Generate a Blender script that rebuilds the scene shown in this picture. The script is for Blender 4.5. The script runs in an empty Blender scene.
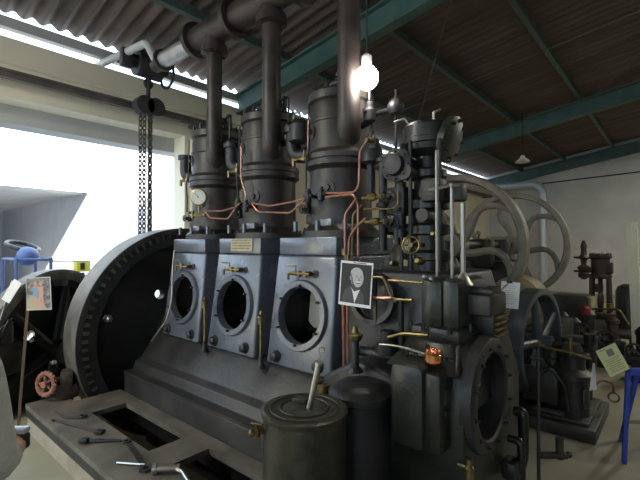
import bpy, bmesh, math, random
from mathutils import Vector, Matrix
random.seed(7)
R = math.radians
PI = math.pi
C = bpy.context.scene.collection
YAW = 40.95
FPX = 415.0
EYE = 1.6
def P(u, v, x=None, y=None, z=None, d=None):
    """place of something seen along a ray, once its wall plane / distance / height is known"""
    t = (u-320)/FPX
    if x is not None: d = x/(.755*t-.655)
    elif y is not None: d = y/(.655*t+.755)
    elif z is not None: d = (EYE-z)*FPX/(v-245)
    return Vector((d*(.755*t-.655), d*(.655*t+.755), EYE-d*(v-245)/FPX))

# ------------------------------------------------------------------ materials
def mat(name, col, rough=.6, metal=0., col2=None, scale=6., bump=0., spec=.5, emit=None, es=0., detail=5, coat=0., stretch=None, lo=.35, hi=.65):
    m = bpy.data.materials.new(name); m.use_nodes = True
    nt = m.node_tree; b = nt.nodes['Principled BSDF']
    b.inputs['Base Color'].default_value = (*col, 1)
    b.inputs['Roughness'].default_value = rough
    b.inputs['Metallic'].default_value = metal
    b.inputs['Specular IOR Level'].default_value = spec
    b.inputs['Coat Weight'].default_value = coat
    if emit:
        b.inputs['Emission Color'].default_value = (*emit, 1); b.inputs['Emission Strength'].default_value = es
    if col2 or bump:
        tc = nt.nodes.new('ShaderNodeTexCoord'); n = nt.nodes.new('ShaderNodeTexNoise')
        n.inputs['Scale'].default_value = scale; n.inputs['Detail'].default_value = detail
        src = tc.outputs['Object']
        if stretch:
            mp = nt.nodes.new('ShaderNodeMapping'); mp.inputs['Scale'].default_value = stretch
            nt.links.new(src, mp.inputs['Vector']); src = mp.outputs['Vector']
        nt.links.new(src, n.inputs['Vector'])
        if col2:
            r = nt.nodes.new('ShaderNodeValToRGB')
            r.color_ramp.elements[0].position = lo; r.color_ramp.elements[1].position = hi
            r.color_ramp.elements[0].color = (*col, 1); r.color_ramp.elements[1].color = (*col2, 1)
            nt.links.new(n.outputs['Fac'], r.inputs['Fac']); nt.links.new(r.outputs['Color'], b.inputs['Base Color'])
            mr = nt.nodes.new('ShaderNodeMapRange')
            mr.inputs['To Min'].default_value = max(.05, rough-.08); mr.inputs['To Max'].default_value = min(1, rough+.1)
            nt.links.new(n.outputs['Fac'], mr.inputs['Value']); nt.links.new(mr.outputs['Result'], b.inputs['Roughness'])
        if bump:
            n2 = nt.nodes.new('ShaderNodeTexNoise'); n2.inputs['Scale'].default_value = scale*6
            n2.inputs['Detail'].default_value = 4; nt.links.new(src, n2.inputs['Vector'])
            bp = nt.nodes.new('ShaderNodeBump'); bp.inputs['Strength'].default_value = bump; bp.inputs['Distance'].default_value = .01
            nt.links.new(n2.outputs['Fac'], bp.inputs['Height']); nt.links.new(bp.outputs['Normal'], b.inputs['Normal'])
    return m
M = {}
M['iron']    = mat('dark cast iron', (.017,.017,.018), .42, .3, (.034,.034,.036), 5, .25)
M['slate']   = mat('slate grey machine paint', (.100,.113,.140), .25, .2, (.132,.148,.178), 3, .12, spec=.75)
M['bed']     = mat('bedplate paint', (.021,.021,.022), .40, .2, (.048,.046,.044), 4, .25)
M['brown']   = mat('weathered black cylinder iron', (.027,.023,.020), .42, .25, (.055,.047,.040), 6, .2)
M['pipe']    = mat('sooty brown pipe', (.032,.023,.020), .42, .3, (.062,.048,.042), 5, .15)
M['rim']     = mat('worn bare rim', (.13,.12,.10), .5, .3, (.21,.195,.165), 8, .1)
M['web']     = mat('oily black web and darkened inside faces', (.012,.012,.012), .5, .2, (.026,.025,.023), 5, .2)  # also blackens the port and end frame interiors as painted shade
M['green']   = mat('dark olive machine paint', (.011,.0125,.0095), .34, .1, (.023,.025,.019), 7, .2)
M['copper']  = mat('copper tube', (.46,.23,.165), .38, .85, (.28,.14,.10), 18)
M['brass']   = mat('aged brass', (.28,.21,.08), .38, .85, (.14,.11,.055), 25)
M['copperpot'] = mat('polished copper', (.90,.36,.16), .22, .95)
M['steel']   = mat('bright steel', (.48,.47,.43), .28, .95)
M['rod']     = mat('polished pale rod', (.34,.33,.29), .28, .8)
M['dial']    = mat('dial face', (.62,.62,.55), .5)
M['ink']     = mat('black ink', (.02,.02,.02), .6)
M['paper']   = mat('white paper', (.80,.80,.80), .8)
M['yellowpaper'] = mat('pale yellow paper', (.72,.74,.36), .8)
M['plate']   = mat('engraved brass nameplate', (.42,.37,.23), .5, .3, (.33,.29,.18), 30)
M['deck']    = mat('oily chequer steel deck', (.060,.053,.043), .55, .1, (.165,.148,.118), 4, .3, lo=.3, hi=.7)
M['concrete']= mat('worn concrete plinth', (.25,.22,.165), .8, 0, (.34,.30,.23), 5, .3)
M['rust']    = mat('rusty red iron', (.20,.075,.045), .7, .1, (.30,.14,.09), 20, .4)
M['rustbrown'] = mat('brown painted post', (.13,.075,.05), .6, .1, (.18,.11,.075), 12)
M['drum']    = mat('oily olive tank', (.020,.020,.013), .38, .2, (.055,.053,.036), 9, .25)
M['girder']  = mat('green painted girder', (.045,.10,.085), .55, 0, (.07,.135,.115), 4, .1)
M['purlin']  = mat('green grey purlin', (.070,.105,.095), .6, 0, (.09,.13,.115), 4)
M['cream']   = mat('cream painted concrete beam', (.76,.70,.54), .85, 0, (.82,.76,.60), 2, .15)
M['wallw']   = mat('off white render', (.52,.515,.50), .9, 0, (.62,.61,.585), 1.2, .2)
M['greyband']= mat('grey shutter box', (.42,.42,.42), .7, 0, (.48,.48,.47), 2)
M['rail']    = mat('crane rail steel', (.13,.115,.10), .5, .4, (.19,.17,.15), 5)
M['lag']     = mat('aluminium lagging', (.55,.54,.52), .4, .7, (.42,.41,.40), 12)
M['whitepipe'] = mat('white painted pipe', (.5,.49,.46), .5)
M['chain']   = mat('dull chain steel', (.14,.125,.11), .45, .7, (.2,.18,.16), 30)
M['hoist']   = mat('greasy black hoist', (.035,.033,.035), .5, .3, (.06,.055,.06), 10, .2)
M['bigwheel']= mat('drab khaki flywheel paint', (.19,.165,.12), .5, .1, (.28,.25,.185), 6, .15)
M['tan']     = mat('tan engine paint', (.24,.19,.10), .5, .1, (.32,.26,.14), 4, .15)
M['bluegrey']= mat('blue grey wheel paint', (.06,.08,.095), .36, .3, (.11,.125,.13), 7, .1)
M['oily']    = mat('oily black machine', (.022,.021,.018), .45, .3, (.05,.047,.04), 9, .3)
M['darkbrown']=mat('dark brown machine', (.040,.026,.020), .55, .2, (.075,.05,.04), 10, .2)
M['redp']    = mat('red paint', (.20,.015,.02), .6)
M['bluep']   = mat('blue enamel', (.03,.06,.36), .4, 0, (.04,.08,.42), 8)
M['skyblue'] = mat('blue cart paint', (.045,.09,.22), .5, 0, (.07,.12,.28), 8)
M['orange']  = mat('orange cloth', (.55,.16,.06), .8)
M['yellow']  = mat('yellow plastic', (.65,.60,.08), .5)
M['wood']    = mat('pale timber', (.78,.75,.58), .7, 0, (.86,.83,.66), 6, .1, stretch=(8,8,1))
M['outwall_shaded'] = mat('outside render greyed for canopy shade', (.40,.415,.44), .9, 0, (.44,.455,.48), 2)  # shaded copy of the outside wall colour
M['outwall_lit'] = mat('outside wall brightened over hall shadow', (.88,.88,.88), .9)  # lit copy of the outside wall colour
M['canopy']  = mat('pale corrugated sheet', (.62,.68,.74), .6, .05, (.68,.74,.80), 3)
M['ground']  = mat('pale yard concrete', (.19,.19,.19), .9, 0, (.23,.23,.225), 2)
M['duct']    = mat('galvanised duct', (.55,.60,.66), .38, .55)
M['skin']    = mat('skin', (.52,.32,.23), .55)
M['shirt']   = mat('pale grey shirt cloth', (.46,.47,.46), .9, 0, (.52,.53,.51), 60, .35)
M['trouser'] = mat('dark blue denim', (.04,.055,.10), .9, 0, (.06,.075,.13), 80, .2)
M['hair']    = mat('brown hair', (.06,.035,.02), .7, 0, (.09,.055,.03), 60, .3)
M['shoe']    = mat('black leather', (.02,.02,.02), .4)
M['blackp']  = mat('black plastic', (.015,.015,.017), .4)
M['silverp'] = mat('silver plastic', (.55,.62,.72), .35, .4)
M['glass']   = mat('clear glass', (.9,.95,.95), .05)
M['glass'].node_tree.nodes['Principled BSDF'].inputs['Transmission Weight'].default_value = .95
M['eye']     = mat('eye white', (.75,.75,.72), .3)
M['lip']     = mat('lip', (.40,.17,.14), .5)
M['bulb']    = mat('glowing bulb', (1,1,1), .3, emit=(1,.95,.9), es=60)
M['tube']    = mat('glowing tube of added fill lamps', (1,1,1), .3, emit=(1,.97,.86), es=6)
M['fixture'] = mat('white lamp housing', (.7,.7,.68), .5)
M['g1'] = mat('photo mid grey', (.22,.22,.22), .7); M['g2'] = mat('photo light grey', (.50,.50,.50), .7)
M['g3'] = mat('photo dark grey', (.035,.035,.035), .7); M['g4'] = mat('photo deep grey', (.08,.08,.08), .7)
M['photobg'] = mat('photo background', (.08,.075,.07), .6, 0, (.30,.27,.23), 30)
M['photosand'] = mat('photo sand', (.40,.33,.22), .6); M['photoskin'] = mat('photo skin', (.50,.28,.24), .6)
M['photoblue'] = mat('photo blue', (.16,.30,.45), .6)
# floor: worn grey green concrete
M['floor'] = mat('worn workshop floor', (.21,.20,.145), .55, 0, (.30,.285,.21), 1.6, .15, detail=8)
# roof: brown corrugated fibre cement
M['roof'] = mat('brown corrugated roof sheet', (.085,.062,.048), .75, 0, (.14,.105,.082), 2.2, .1, stretch=(.3,3,1))

# ------------------------------------------------------------------ mesh builder
def basis(axis):
    a = Vector(axis).normalized()
    t = Vector((0,0,1)) if abs(a.z) < .9 else Vector((1,0,0))
    u = a.cross(t).normalized(); w = a.cross(u).normalized()
    return a, u, w
class MB:
    def __init__(s): s.bm = bmesh.new()
    def ring(s, c, u, w, r, n, ph=0):
        return [s.bm.verts.new(c+u*(r*math.cos(ph+2*PI*i/n))+w*(r*math.sin(ph+2*PI*i/n))) for i in range(n)]
    def bridge(s, a, b):
        n = len(a)
        for i in range(n):
            try: s.bm.faces.new((a[i], a[(i+1) % n], b[(i+1) % n], b[i]))
            except ValueError: pass
    def box(s, c, size, rot=None, bev=0):
        c = Vector(c); hx, hy, hz = [k/2 for k in size]
        m = Matrix.Identity(3) if rot is None else (rot if isinstance(rot, Matrix) else Matrix.Rotation(rot, 3, 'Z'))
        vs = [s.bm.verts.new(c+m@Vector((x*hx, y*hy, z*hz))) for x in (-1,1) for y in (-1,1) for z in (-1,1)]
        F = [(0,1,3,2),(4,6,7,5),(0,4,5,1),(2,3,7,6),(0,2,6,4),(1,5,7,3)]
        fs = [s.bm.faces.new([vs[i] for i in f]) for f in F]
        if bev:
            es = list({e for f in fs for e in f.edges})
            bmesh.ops.bevel(s.bm, geom=es, offset=bev, segments=2, affect='EDGES', profile=.5)
        return s
    def b2(s, x0, x1, y0, y1, z0, z1, bev=0):
        return s.box(((x0+x1)/2, (y0+y1)/2, (z0+z1)/2), (x1-x0, y1-y0, z1-z0), None, bev)
    def lathe(s, prof, c, axis=(0,0,1), n=28, ph=0):
        """prof: (radius, distance along axis) pairs, closed with caps when the radius ends above zero"""
        a, u, w = basis(axis); c = Vector(c); prev = None; first = None
        for r, h in prof:
            k = s.ring(c+a*h, u, w, max(r, 1e-4), n, ph)
            if prev: s.bridge(prev, k)
            else: first = k
            prev = k
        s.bm.faces.new(first[::-1]); s.bm.faces.new(prev)
        return s
    def cyl(s, p0, p1, r, r1=None, n=16, ph=0):
        p0 = Vector(p0); p1 = Vector(p1); L = (p1-p0).length
        return s.lathe([(r, 0), (r if r1 is None else r1, L)], p0, p1-p0, n, ph)
    def ringlathe(s, prof, c, axis, n=40):
        """closed profile swept round the axis: rims and rings"""
        a, u, w = basis(axis); c = Vector(c); rings = [s.ring(c+a*h, u, w, r, n) for r, h in prof]
        for i in range(len(rings)): s.bridge(rings[i], rings[(i+1) % len(rings)])
        return s
    def torus(s, c, axis, R0, r, n=28, m=10, sx=1.):
        return s.ringlathe([(R0+r*math.cos(2*PI*i/m), r*math.sin(2*PI*i/m)) for i in range(m)], c, axis, n)
    def tube(s, pts, r, n=8, bend=0., caps=True):
        pts = [Vector(p) for p in pts]
        if bend > 0 and len(pts) > 2:
            q = [pts[0]]
            for i in range(1, len(pts)-1):
                a = pts[i-1]-pts[i]; b = pts[i+1]-pts[i]
                k = min(bend, a.length*.45, b.length*.45)
                A = pts[i]+a.normalized()*k; B = pts[i]+b.normalized()*k
                for j in range(6):
                    t = j/5; q.append(A*(1-t)**2+pts[i]*2*t*(1-t)+B*t*t)
            q.append(pts[-1]); pts = q
        d0 = (pts[1]-pts[0]).normalized(); _, u, w = basis(d0); prev = None; rr = r
        for i, p in enumerate(pts):
            if i == 0: d = pts[1]-pts[0]
            elif i == len(pts)-1: d = pts[-1]-pts[-2]
            else: d = (pts[i+1]-pts[i]).normalized()+(pts[i]-pts[i-1]).normalized()
            d.normalize(); u = (u-d*u.dot(d)).normalized(); w = d.cross(u)
            rr = r[i] if isinstance(r, (list, tuple)) else r
            k = s.ring(p, u, w, rr, n)
            if prev: s.bridge(prev, k)
            elif caps: s.bm.faces.new(k[::-1])
            prev = k
        if caps: s.bm.faces.new(prev)
        return s
    def prism(s, poly, axis, h0, h1):
        """poly: 2D points; axis 'x': (y,z), 'y': (x,z), 'z': (x,y)"""
        def mk(p, h): return {'x': (h, p[0], p[1]), 'y': (p[0], h, p[1]), 'z': (p[0], p[1], h)}[axis]
        a = [s.bm.verts.new(mk(p, h0)) for p in poly]; b = [s.bm.verts.new(mk(p, h1)) for p in poly]
        s.bridge(a, b); s.bm.faces.new(a[::-1]); s.bm.faces.new(b); return s
    def sphere(s, c, r, n=16, m=10, sc=(1,1,1)):
        mt = Matrix.Translation(Vector(c)) @ Matrix.Diagonal((r*sc[0], r*sc[1], r*sc[2], 1))
        bmesh.ops.create_uvsphere(s.bm, u_segments=n, v_segments=m, radius=1, matrix=mt); return s
    def hull8(s, lo, hi):
        a = [s.bm.verts.new(p) for p in lo]; b = [s.bm.verts.new(p) for p in hi]
        s.bridge(a, b); s.bm.faces.new(a[::-1]); s.bm.faces.new(b); return s
    def bevel(s, off, seg=3, ang=30):
        s.bm.normal_update()
        es = [e for e in s.bm.edges if len(e.link_faces) == 2 and e.calc_face_angle(0) > R(ang)]
        bmesh.ops.bevel(s.bm, geom=es, offset=off, segments=seg, affect='EDGES', profile=.5); return s
    def cut(s, other):
        bmesh.ops.recalc_face_normals(s.bm, faces=s.bm.faces); bmesh.ops.recalc_face_normals(other.bm, faces=other.bm.faces)
        obs = []
        for b in (s.bm, other.bm):
            me = bpy.data.meshes.new('t'); b.to_mesh(me); o = bpy.data.objects.new('t', me); C.objects.link(o); obs.append(o)
        md = obs[0].modifiers.new('b', 'BOOLEAN'); md.operation = 'DIFFERENCE'; md.object = obs[1]; md.solver = 'EXACT'
        dg = bpy.context.evaluated_depsgraph_get(); me = bpy.data.meshes.new_from_object(obs[0].evaluated_get(dg))
        s.bm = bmesh.new(); s.bm.from_mesh(me)
        for o in obs: bpy.data.objects.remove(o)
        return s
    def move(s, m): bmesh.ops.transform(s.bm, matrix=m, verts=s.bm.verts); return s
    def build(s, name, m, parent=None, smooth=True, local=False, ang=35):
        bmesh.ops.recalc_face_normals(s.bm, faces=s.bm.faces)
        if parent is not None:
            off = Vector((0,0,0))
            if not local:
                q = parent
                while q: off += q.location; q = q.parent
        else:
            xs = [v.co for v in s.bm.verts]
            off = Vector(((min(c.x for c in xs)+max(c.x for c in xs))/2, (min(c.y for c in xs)+max(c.y for c in xs))/2, min(c.z for c in xs)))
            if local: off = Vector((0,0,0))
        if not local: bmesh.ops.translate(s.bm, vec=-off, verts=s.bm.verts)
        me = bpy.data.meshes.new(name); s.bm.to_mesh(me); s.bm.free()
        me.materials.append(M[m])
        if smooth:
            for p in me.polygons: p.use_smooth = True
            me.set_sharp_from_angle(angle=R(ang))
        o = bpy.data.objects.new(name, me); C.objects.link(o)
        if parent is not None: o.parent = parent
        elif not local: o.location = off
        return o
def build_each(mb, name, mt, parent):
    """one object per separate piece of what was gathered"""
    bm = mb.bm; seen = set(); isl = []
    for v in bm.verts:
        if v in seen: continue
        st_ = [v]; seen.add(v); cur = []
        while st_:
            a = st_.pop(); cur.append(a)
            for e in a.link_edges:
                b = e.other_vert(a)
                if b not in seen: seen.add(b); st_.append(b)
        isl.append(cur)
    def bb(vs): return [min(v.co[k] for v in vs)-.001 for k in range(3)], [max(v.co[k] for v in vs)+.001 for k in range(3)]
    cl = [[bb(i), i] for i in isl]; k = 0
    while k < len(cl):
        j = k+1; merged = False
        while j < len(cl):
            A, B = cl[k][0], cl[j][0]
            if all(A[0][q] <= B[1][q] and B[0][q] <= A[1][q] for q in range(3)):
                vs = cl[k][1]+cl[j][1]; cl[k] = [bb(vs), vs]; cl.pop(j); merged = True
            else: j += 1
        if not merged: k += 1
    out = []
    for _, vs in cl:
        m = MB(); mp = {v: m.bm.verts.new(v.co) for v in vs}
        for f in {f for v in vs for f in v.link_faces}:
            try: m.bm.faces.new([mp[v] for v in f.verts])
            except ValueError: pass
        out.append(m.build(name, mt, parent))
    bm.free(); return out
def tag(o, label=None, cat=None, group=None, kind=None):
    if label: o['label'] = label
    if cat: o['category'] = cat
    if group: o['group'] = group
    if kind: o['kind'] = kind
    return o
def empty(name, loc, label, cat, group=None, rz=0):
    o = bpy.data.objects.new(name, None); C.objects.link(o); o.location = loc; o.rotation_euler.z = rz
    o.empty_display_size = .1
    return tag(o, label, cat, group)
def struct(o): o['kind'] = 'structure'; return o
def circ(cx, cy, rx, ry, n=24): return [(cx+rx*math.cos(2*PI*i/n), cy+ry*math.sin(2*PI*i/n)) for i in range(n)]
def handwheel(mb, c, axis, r, t=.006, spokes=4):
    mb.torus(c, axis, r, t, 20, 8); a, u, w = basis(axis); c = Vector(c)
    for k in range(spokes):
        q = u*math.cos(2*PI*k/spokes)+w*math.sin(2*PI*k/spokes); mb.cyl(c, c+q*r, t*.7, n=6)
    mb.cyl(c-a*t*2, c+a*t*2, t*2, n=10)
def studs(mb, c, axis, R0, n, r=.012, h=.03, ph=0):
    a, u, w = basis(axis); c = Vector(c)
    for k in range(n):
        q = c+(u*math.cos(ph+2*PI*k/n)+w*math.sin(ph+2*PI*k/n))*R0
        mb.cyl(q, q+a*h, r, n=6); mb.cyl(q+a*h, q+a*(h+r), r*.55, n=6)

# ------------------------------------------------------------------ SETTING
XL, XR, YF, YB = -5.5, 11.0, -4.5, 16.2
RZ = lambda x: 4.2+.16*(x+5.5) if x < 3 else 4.2+.16*8.5-.16*(x-3)
PIT = (-4.55, -1.15, 1.15, 3.75)
m = MB()
for (x0, x1, y0, y1) in ((XL, PIT[0], YF, YB), (PIT[1], XR, YF, YB), (PIT[0], PIT[1], YF, PIT[2]), (PIT[0], PIT[1], PIT[3], YB)):
    m.b2(x0, x1, y0, y1, -.1, 0)
struct(m.build('floor', 'floor', smooth=False))
m = MB()
m.b2(PIT[0]-.1, PIT[0], PIT[2]-.1, PIT[3]+.1, -1.2, -.1).b2(PIT[1], PIT[1]+.1, PIT[2]-.1, PIT[3]+.1, -1.2, -.1)
m.b2(PIT[0], PIT[1], PIT[2]-.1, PIT[2], -1.2, -.1).b2(PIT[0], PIT[1], PIT[3], PIT[3]+.1, -1.2, -.1).b2(PIT[0]-.1, PIT[1]+.1, PIT[2]-.1, PIT[3]+.1, -1.3, -1.2)
struct(m.build('trim_1', 'concrete', smooth=False))
# left wall: yard opening y -1.6 .. 2.89
OPY0, OPY1 = -1.6, 3.30
m = MB()
m.b2(-5.8, XL, YF, OPY0, 0, 3.21).b2(-5.8, XL, OPY1, YB, 0, 3.21)
m.b2(-5.8, XL, YF, YB, 3.21, 3.86)
struct(m.build('wall_left', 'cream', smooth=False))
m = MB(); m.b2(-6.1, -5.8, OPY0-.2, OPY1+.2, 3.0, 3.35)
struct(m.build('trim_2', 'greyband', smooth=False))
m = MB()   # cream ledge above the rail, and the eaves purlin that parts the two strips of daylight
m.b2(XL, -5.42, YF, YB, 3.56, 3.60)
struct(m.build('trim_3', 'cream', smooth=False))
m = MB(); m.b2(-5.60, -5.50, YF, YB, 3.97, 4.085); struct(m.build('trim_4', 'greyband', smooth=False))
m = MB(); m.b2(-5.50, -5.38, 3.38, 3.52, 0, 3.2); struct(m.build('trim_5', 'cream', smooth=False))
m = MB(); m.prism([(XL-.3,0),(XR+.2,0),(XR+.2,RZ(XR)),(3,RZ(3)),(XL-.3,RZ(XL))], 'y', YB, YB+.2)
struct(m.build('wall_back', 'wallw', smooth=False))
# front wall behind the viewer, with two unseen windows added for soft fill
m = MB(); m.prism([(XL-.3,0),(XR+.2,0),(XR+.2,RZ(XR)),(3,RZ(3)),(XL-.3,RZ(XL))], 'y', YF-.2, YF)
c = MB(); c.b2(-5.2, -.8, YF-.5, YF+.3, 1.0, 3.9); m.cut(c)
c = MB(); c.b2(1.0, 5.0, YF-.5, YF+.3, 1.0, 3.4); m.cut(c)
struct(m.build('wall_front', 'wallw', smooth=False))
for i, (a, b) in enumerate(((-5.2, -.8), (1.0, 5.0))):
    m = MB()
    tz = 3.9 if i == 0 else 3.4
    for x in (a+.03, (a+b)/2, b-.03): m.b2(x-.03, x+.03, YF-.13, YF-.07, 1.0, tz)
    for z in (1.03, 2.2, tz-.03): m.b2(a, b, YF-.13, YF-.07, z-.03, z+.03)
    struct(m.build('fill_window_%d' % (i+1), 'fixture', smooth=False))
m = MB(); m.b2(XR, XR+.2, YF, YB, 0, RZ(XR)); struct(m.build('wall_right', 'wallw', smooth=False))
# corrugated roof, two slopes
m = MB(); pitch = .18; seg = 8; nn = int((YB+.6-(YF-.6))/pitch*seg)
for (xa, xb) in ((-5.64, 3.0), (3.0, XR+.4)):
    rows = []
    for x in (xa, xb):
        z = 4.2+.16*(x+5.5) if xa < 0 else 4.2+.16*8.5-.16*(x-3)
        row = []
        for j in range(nn+1):
            y = YF-.6+j*pitch/seg
            row.append(m.bm.verts.new((x, y, z+.03+.028*math.sin(2*PI*j/seg))))
        rows.append(row)
    for j in range(nn): m.bm.faces.new((rows[0][j], rows[0][j+1], rows[1][j+1], rows[1][j]))
o = m.build('ceiling', 'roof', ang=80); struct(o)
sm_ = o.modifiers.new('thick', 'SOLIDIFY'); sm_.thickness = .008

# roof frames: green steel portal girders, lifted in sloping pairs
def ibeam(mb, p0, p1, h, w, t=.02):
    p0 = Vector(p0); p1 = Vector(p1); d = (p1-p0); L = d.length; mid = (p0+p1)/2; d.normalize()
    side = d.cross(Vector((0,0,1))).normalized(); up = side.cross(d).normalized()
    rm = Matrix((d, side, up)).transposed()
    mb.box(mid, (L, t, h), rm); mb.box(mid+up*(h/2), (L, w, t*1.4), rm); mb.box(mid-up*(h/2), (L, w, t*1.4), rm)
for k, y in enumerate((-1.5, 4.25, 10.3, 15.95)):
    for s_ in (0, 1):
        m = MB()
        if s_ == 0: ibeam(m, (-5.45, y, RZ(-5.45)-.32), (3, y, RZ(3)-.32), .30, .16)
        else: ibeam(m, (3, y, RZ(3)-.32), (XR, y, RZ(XR)-.32), .30, .16)
        side = ('above the yard opening side', 'on the far slope')[s_]
        where = ('behind the viewer', 'passing just over the engine pipes', 'in the middle of the hall', 'against the white end wall')[k]
        tag(m.build('roof_girder', 'girder', smooth=False), 'green steel roof girder %s, %s' % (where, side), 'girder', 'roof girders')
pur = []
for k, x in enumerate((-4.3, -2.95, -1.6, -.25, 1.1, 2.45, 3.9, 5.6, 7.3, 9.0)):
    m = MB(); z = RZ(x)-.075
    rot = Matrix.Rotation(-math.atan(.16 if x < 3 else -.16), 3, 'Y')
    m.box((x, (YF+YB)/2, z), (.07, YB-YF, .12), rot)
    nm = ('first','second','third','fourth','fifth','sixth','seventh','eighth','ninth','tenth')[k]
    tag(m.build('roof_purlin', 'purlin', smooth=False), 'grey green purlin under the corrugated roof, %s from the yard side' % nm, 'purlin', 'roof purlins')
for k, (a, b) in enumerate((((-1.72, 4.3, RZ(-1.72)-.16), (-5.3, 9.7, RZ(-5.3)-.16)), ((2.05, 4.4, RZ(2.05)-.16), (-1.3, 10.2, RZ(-1.3)-.16)), ((2.9, 7.3, RZ(2.9)-.13), (-5.3, 7.3, RZ(-5.3)-.13)))):
    m = MB(); m.tube([a, b], .011, 6)
    tag(m.build('brace_rod', 'rail'), ('thin diagonal brace rod under the roof just right of the glowing bulb', 'thin diagonal brace rod under the roof near the upper right corner', 'thin dark rod running across the purlins halfway between two girders')[k], 'brace rod')
# lower purlin lines (sheet laps)

# ------------------------------------------------------------------ OUTSIDE YARD
m = MB(); m.b2(-24, -5.8, -14, 4.1, -.12, -.02); tag(m.build('yard_ground', 'ground', smooth=False), kind='structure')
m = MB(); m.b2(-24, -11.4, 4.1, 4.4, -.1, 4.0); tag(m.build('canopy_wall', 'outwall_shaded', smooth=False), kind='structure')  # same wall, greyed so the canopy shade reads darker
m = MB(); m.b2(-11.4, -5.82, 4.1, 4.4, -.1, 4.0); tag(m.build('wing_wall', 'outwall_lit', smooth=False), kind='structure')  # same wall, brightened to hide the hall's shadow on it
# canopy with ribs running parallel to its front edge
m = MB(); nr = 26; L = 8.6; rows = []
for y in (-7, 4.08):
    rows.append([m.bm.verts.new((-20+L*j/(nr*4), y, 3.03+.05*math.sin(2*PI*j/4+.8))) for j in range(nr*4+1)])
for j in range(nr*4): m.bm.faces.new((rows[0][j], rows[0][j+1], rows[1][j+1], rows[1][j]))
can = empty('yard_canopy', (-15.7, -1.4, 0), 'corrugated sheet canopy in the sunlit yard outside the opening', 'canopy')
o = m.build('roof_sheet', 'canopy', can); o.modifiers.new('thick', 'SOLIDIFY').thickness = .02
m = MB(); m.b2(-11.45, -11.37, -7, 4.08, 2.93, 3.1); m.build('edge_beam', 'canopy', can, smooth=False)
m = MB()
for k in range(20): m.b2(-11.75-.42*k, -11.68-.42*k, -7, 4.08, 2.90, 3.0)
build_each(m, 'batten', 'greyband', can)
for y in (-6.8, -1.5):
    m = MB(); m.b2(-11.46, -11.36, y-.05, y+.05, 0, 2.95); m.build('post', 'canopy', can, smooth=False)
m = MB(); m.b2(-20.2, -20, -7, 4.1, -.02, 4.0); m.b2(-20.2, -11.5, -7.2, -7, -.02, 3.0); tag(m.build('canopy_shade_wall', 'outwall_shaded', smooth=False), kind='structure')  # unseen walls added to close the canopy in and deepen its shade

# blue cart in the yard by the opening
bc = empty('tool_cart', (-7.0, 1.72, 0), 'blue framed tool cart with hoses and white tag outside the opening', 'cart')
m = MB()
for dx in (-.35, .35):
    for dy in (-.2, .2): m.tube([(-7.0+dx, 1.72+dy, 0.02), (-7.0+dx, 1.72+dy, 1.42)], .022, 8)
for z in (.25, .8, 1.4):
    for dy in (-.2, .2): m.tube([(-7.35, 1.72+dy, z), (-6.65, 1.72+dy, z)], .018, 8)
    for dx in (-.35, .35): m.tube([(-7.0+dx, 1.52, z), (-7.0+dx, 1.92, z)], .018, 8)
m.build('frame', 'skyblue', bc)
m = MB(); m.sphere((-6.95, 1.72, 1.44), .17, 20, 12, (1, .8, .8)); m.build('reel_cover', 'skyblue', bc)
m = MB(); m.torus((-7.2, 1.72, 1.58), (.3, .2, 1), .2, .03); m.build('hose', 'blackp', bc)
m = MB(); m.tube([(-7.1, 1.95, 1.36), (-6.5, 2.05, 1.38), (-6.2, 2.25, 1.38)], .015, 6); m.build('spout', 'steel', bc)
m = MB(); m.b2(-6.66, -6.64, 1.44, 1.58, .85, 1.05); m.build('tag', 'paper', bc, smooth=False)
m = MB(); m.b2(-7.33, -6.67, 1.54, 1.90, .24, .27); m.b2(-7.33, -6.67, 1.54, 1.90, .79, .82); m.build('shelf', 'skyblue', bc, smooth=False)
m = MB(); m.tube([(-7.66, 1.2, 0.0), (-7.66, 1.2, 1.42)], .05, 10); m.tube([(-7.66,1.2,1.42),(-7.5,1.3,1.5)], .04, 8); m.sphere((-7.6, 1.25, 1.35), .17, 14, 10, (1,1,1.2))
tag(m.build('hydrant', 'orange'), 'orange capped stand pipe at the far left in the shaded yard', 'stand pipe')
m = MB(); c_ = P(82, 266, x=-6.9)
m.b2(c_.x-.03, c_.x+.03, c_.y-.03, c_.y+.03, 0, c_.z-.1); yp = empty('meter_box', (c_.x, c_.y, 0), 'small yellow meter box on a post in the bright yard', 'meter box')
m.build('post', 'ink', yp, smooth=False)
m = MB(); m.box((c_.x, c_.y, c_.z), (.16, .2, .17), None, .015); m.build('box', 'yellow', yp)
m = MB(); m.box((c_.x+.085, c_.y-.02, c_.z), (.01, .06, .1)); m.build('door', 'ink', yp, smooth=False)

# ------------------------------------------------------------------ CRANE RAIL, HOIST, CHAIN
m = MB(); ibeam(m, (-5.36, YF, 3.41), (-5.36, YB, 3.41), .07, .06, .02)
cr = empty('crane_rail', (-5.3, 5.8, 0), 'long dark crane rail fixed along the cream beam', 'crane rail')
m.build('rail', 'rail', cr, smooth=False)
for y in (-3, 0, 3.4, 6.5, 9.5, 12.5, 15.5):
    m = MB(); m.b2(XL, -5.32, y-.05, y+.05, 3.33, 3.37); m.build('bracket', 'rail', cr, smooth=False)
H = Vector((-5.12, 2.55, 0))
ho = empty('chain_hoist', (H.x, H.y, 3.3), 'greasy black chain hoist hanging by the crane rail with two chains', 'chain hoist')
m = MB(); m.cyl((H.x, H.y-.16, 3.88), (H.x, H.y+.16, 3.88), .15, n=20); m.cyl((H.x, H.y-.24, 3.90), (H.x, H.y+.24, 3.90), .08, n=14)
m.box((H.x+.05, H.y-.3, 3.88), (.1, .14, .22), None, .02); m.torus((H.x, H.y+.26, 3.84), (0,1,0), .16, .018, 20, 8)
m.build('hoist_body', 'hoist', ho)
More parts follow.
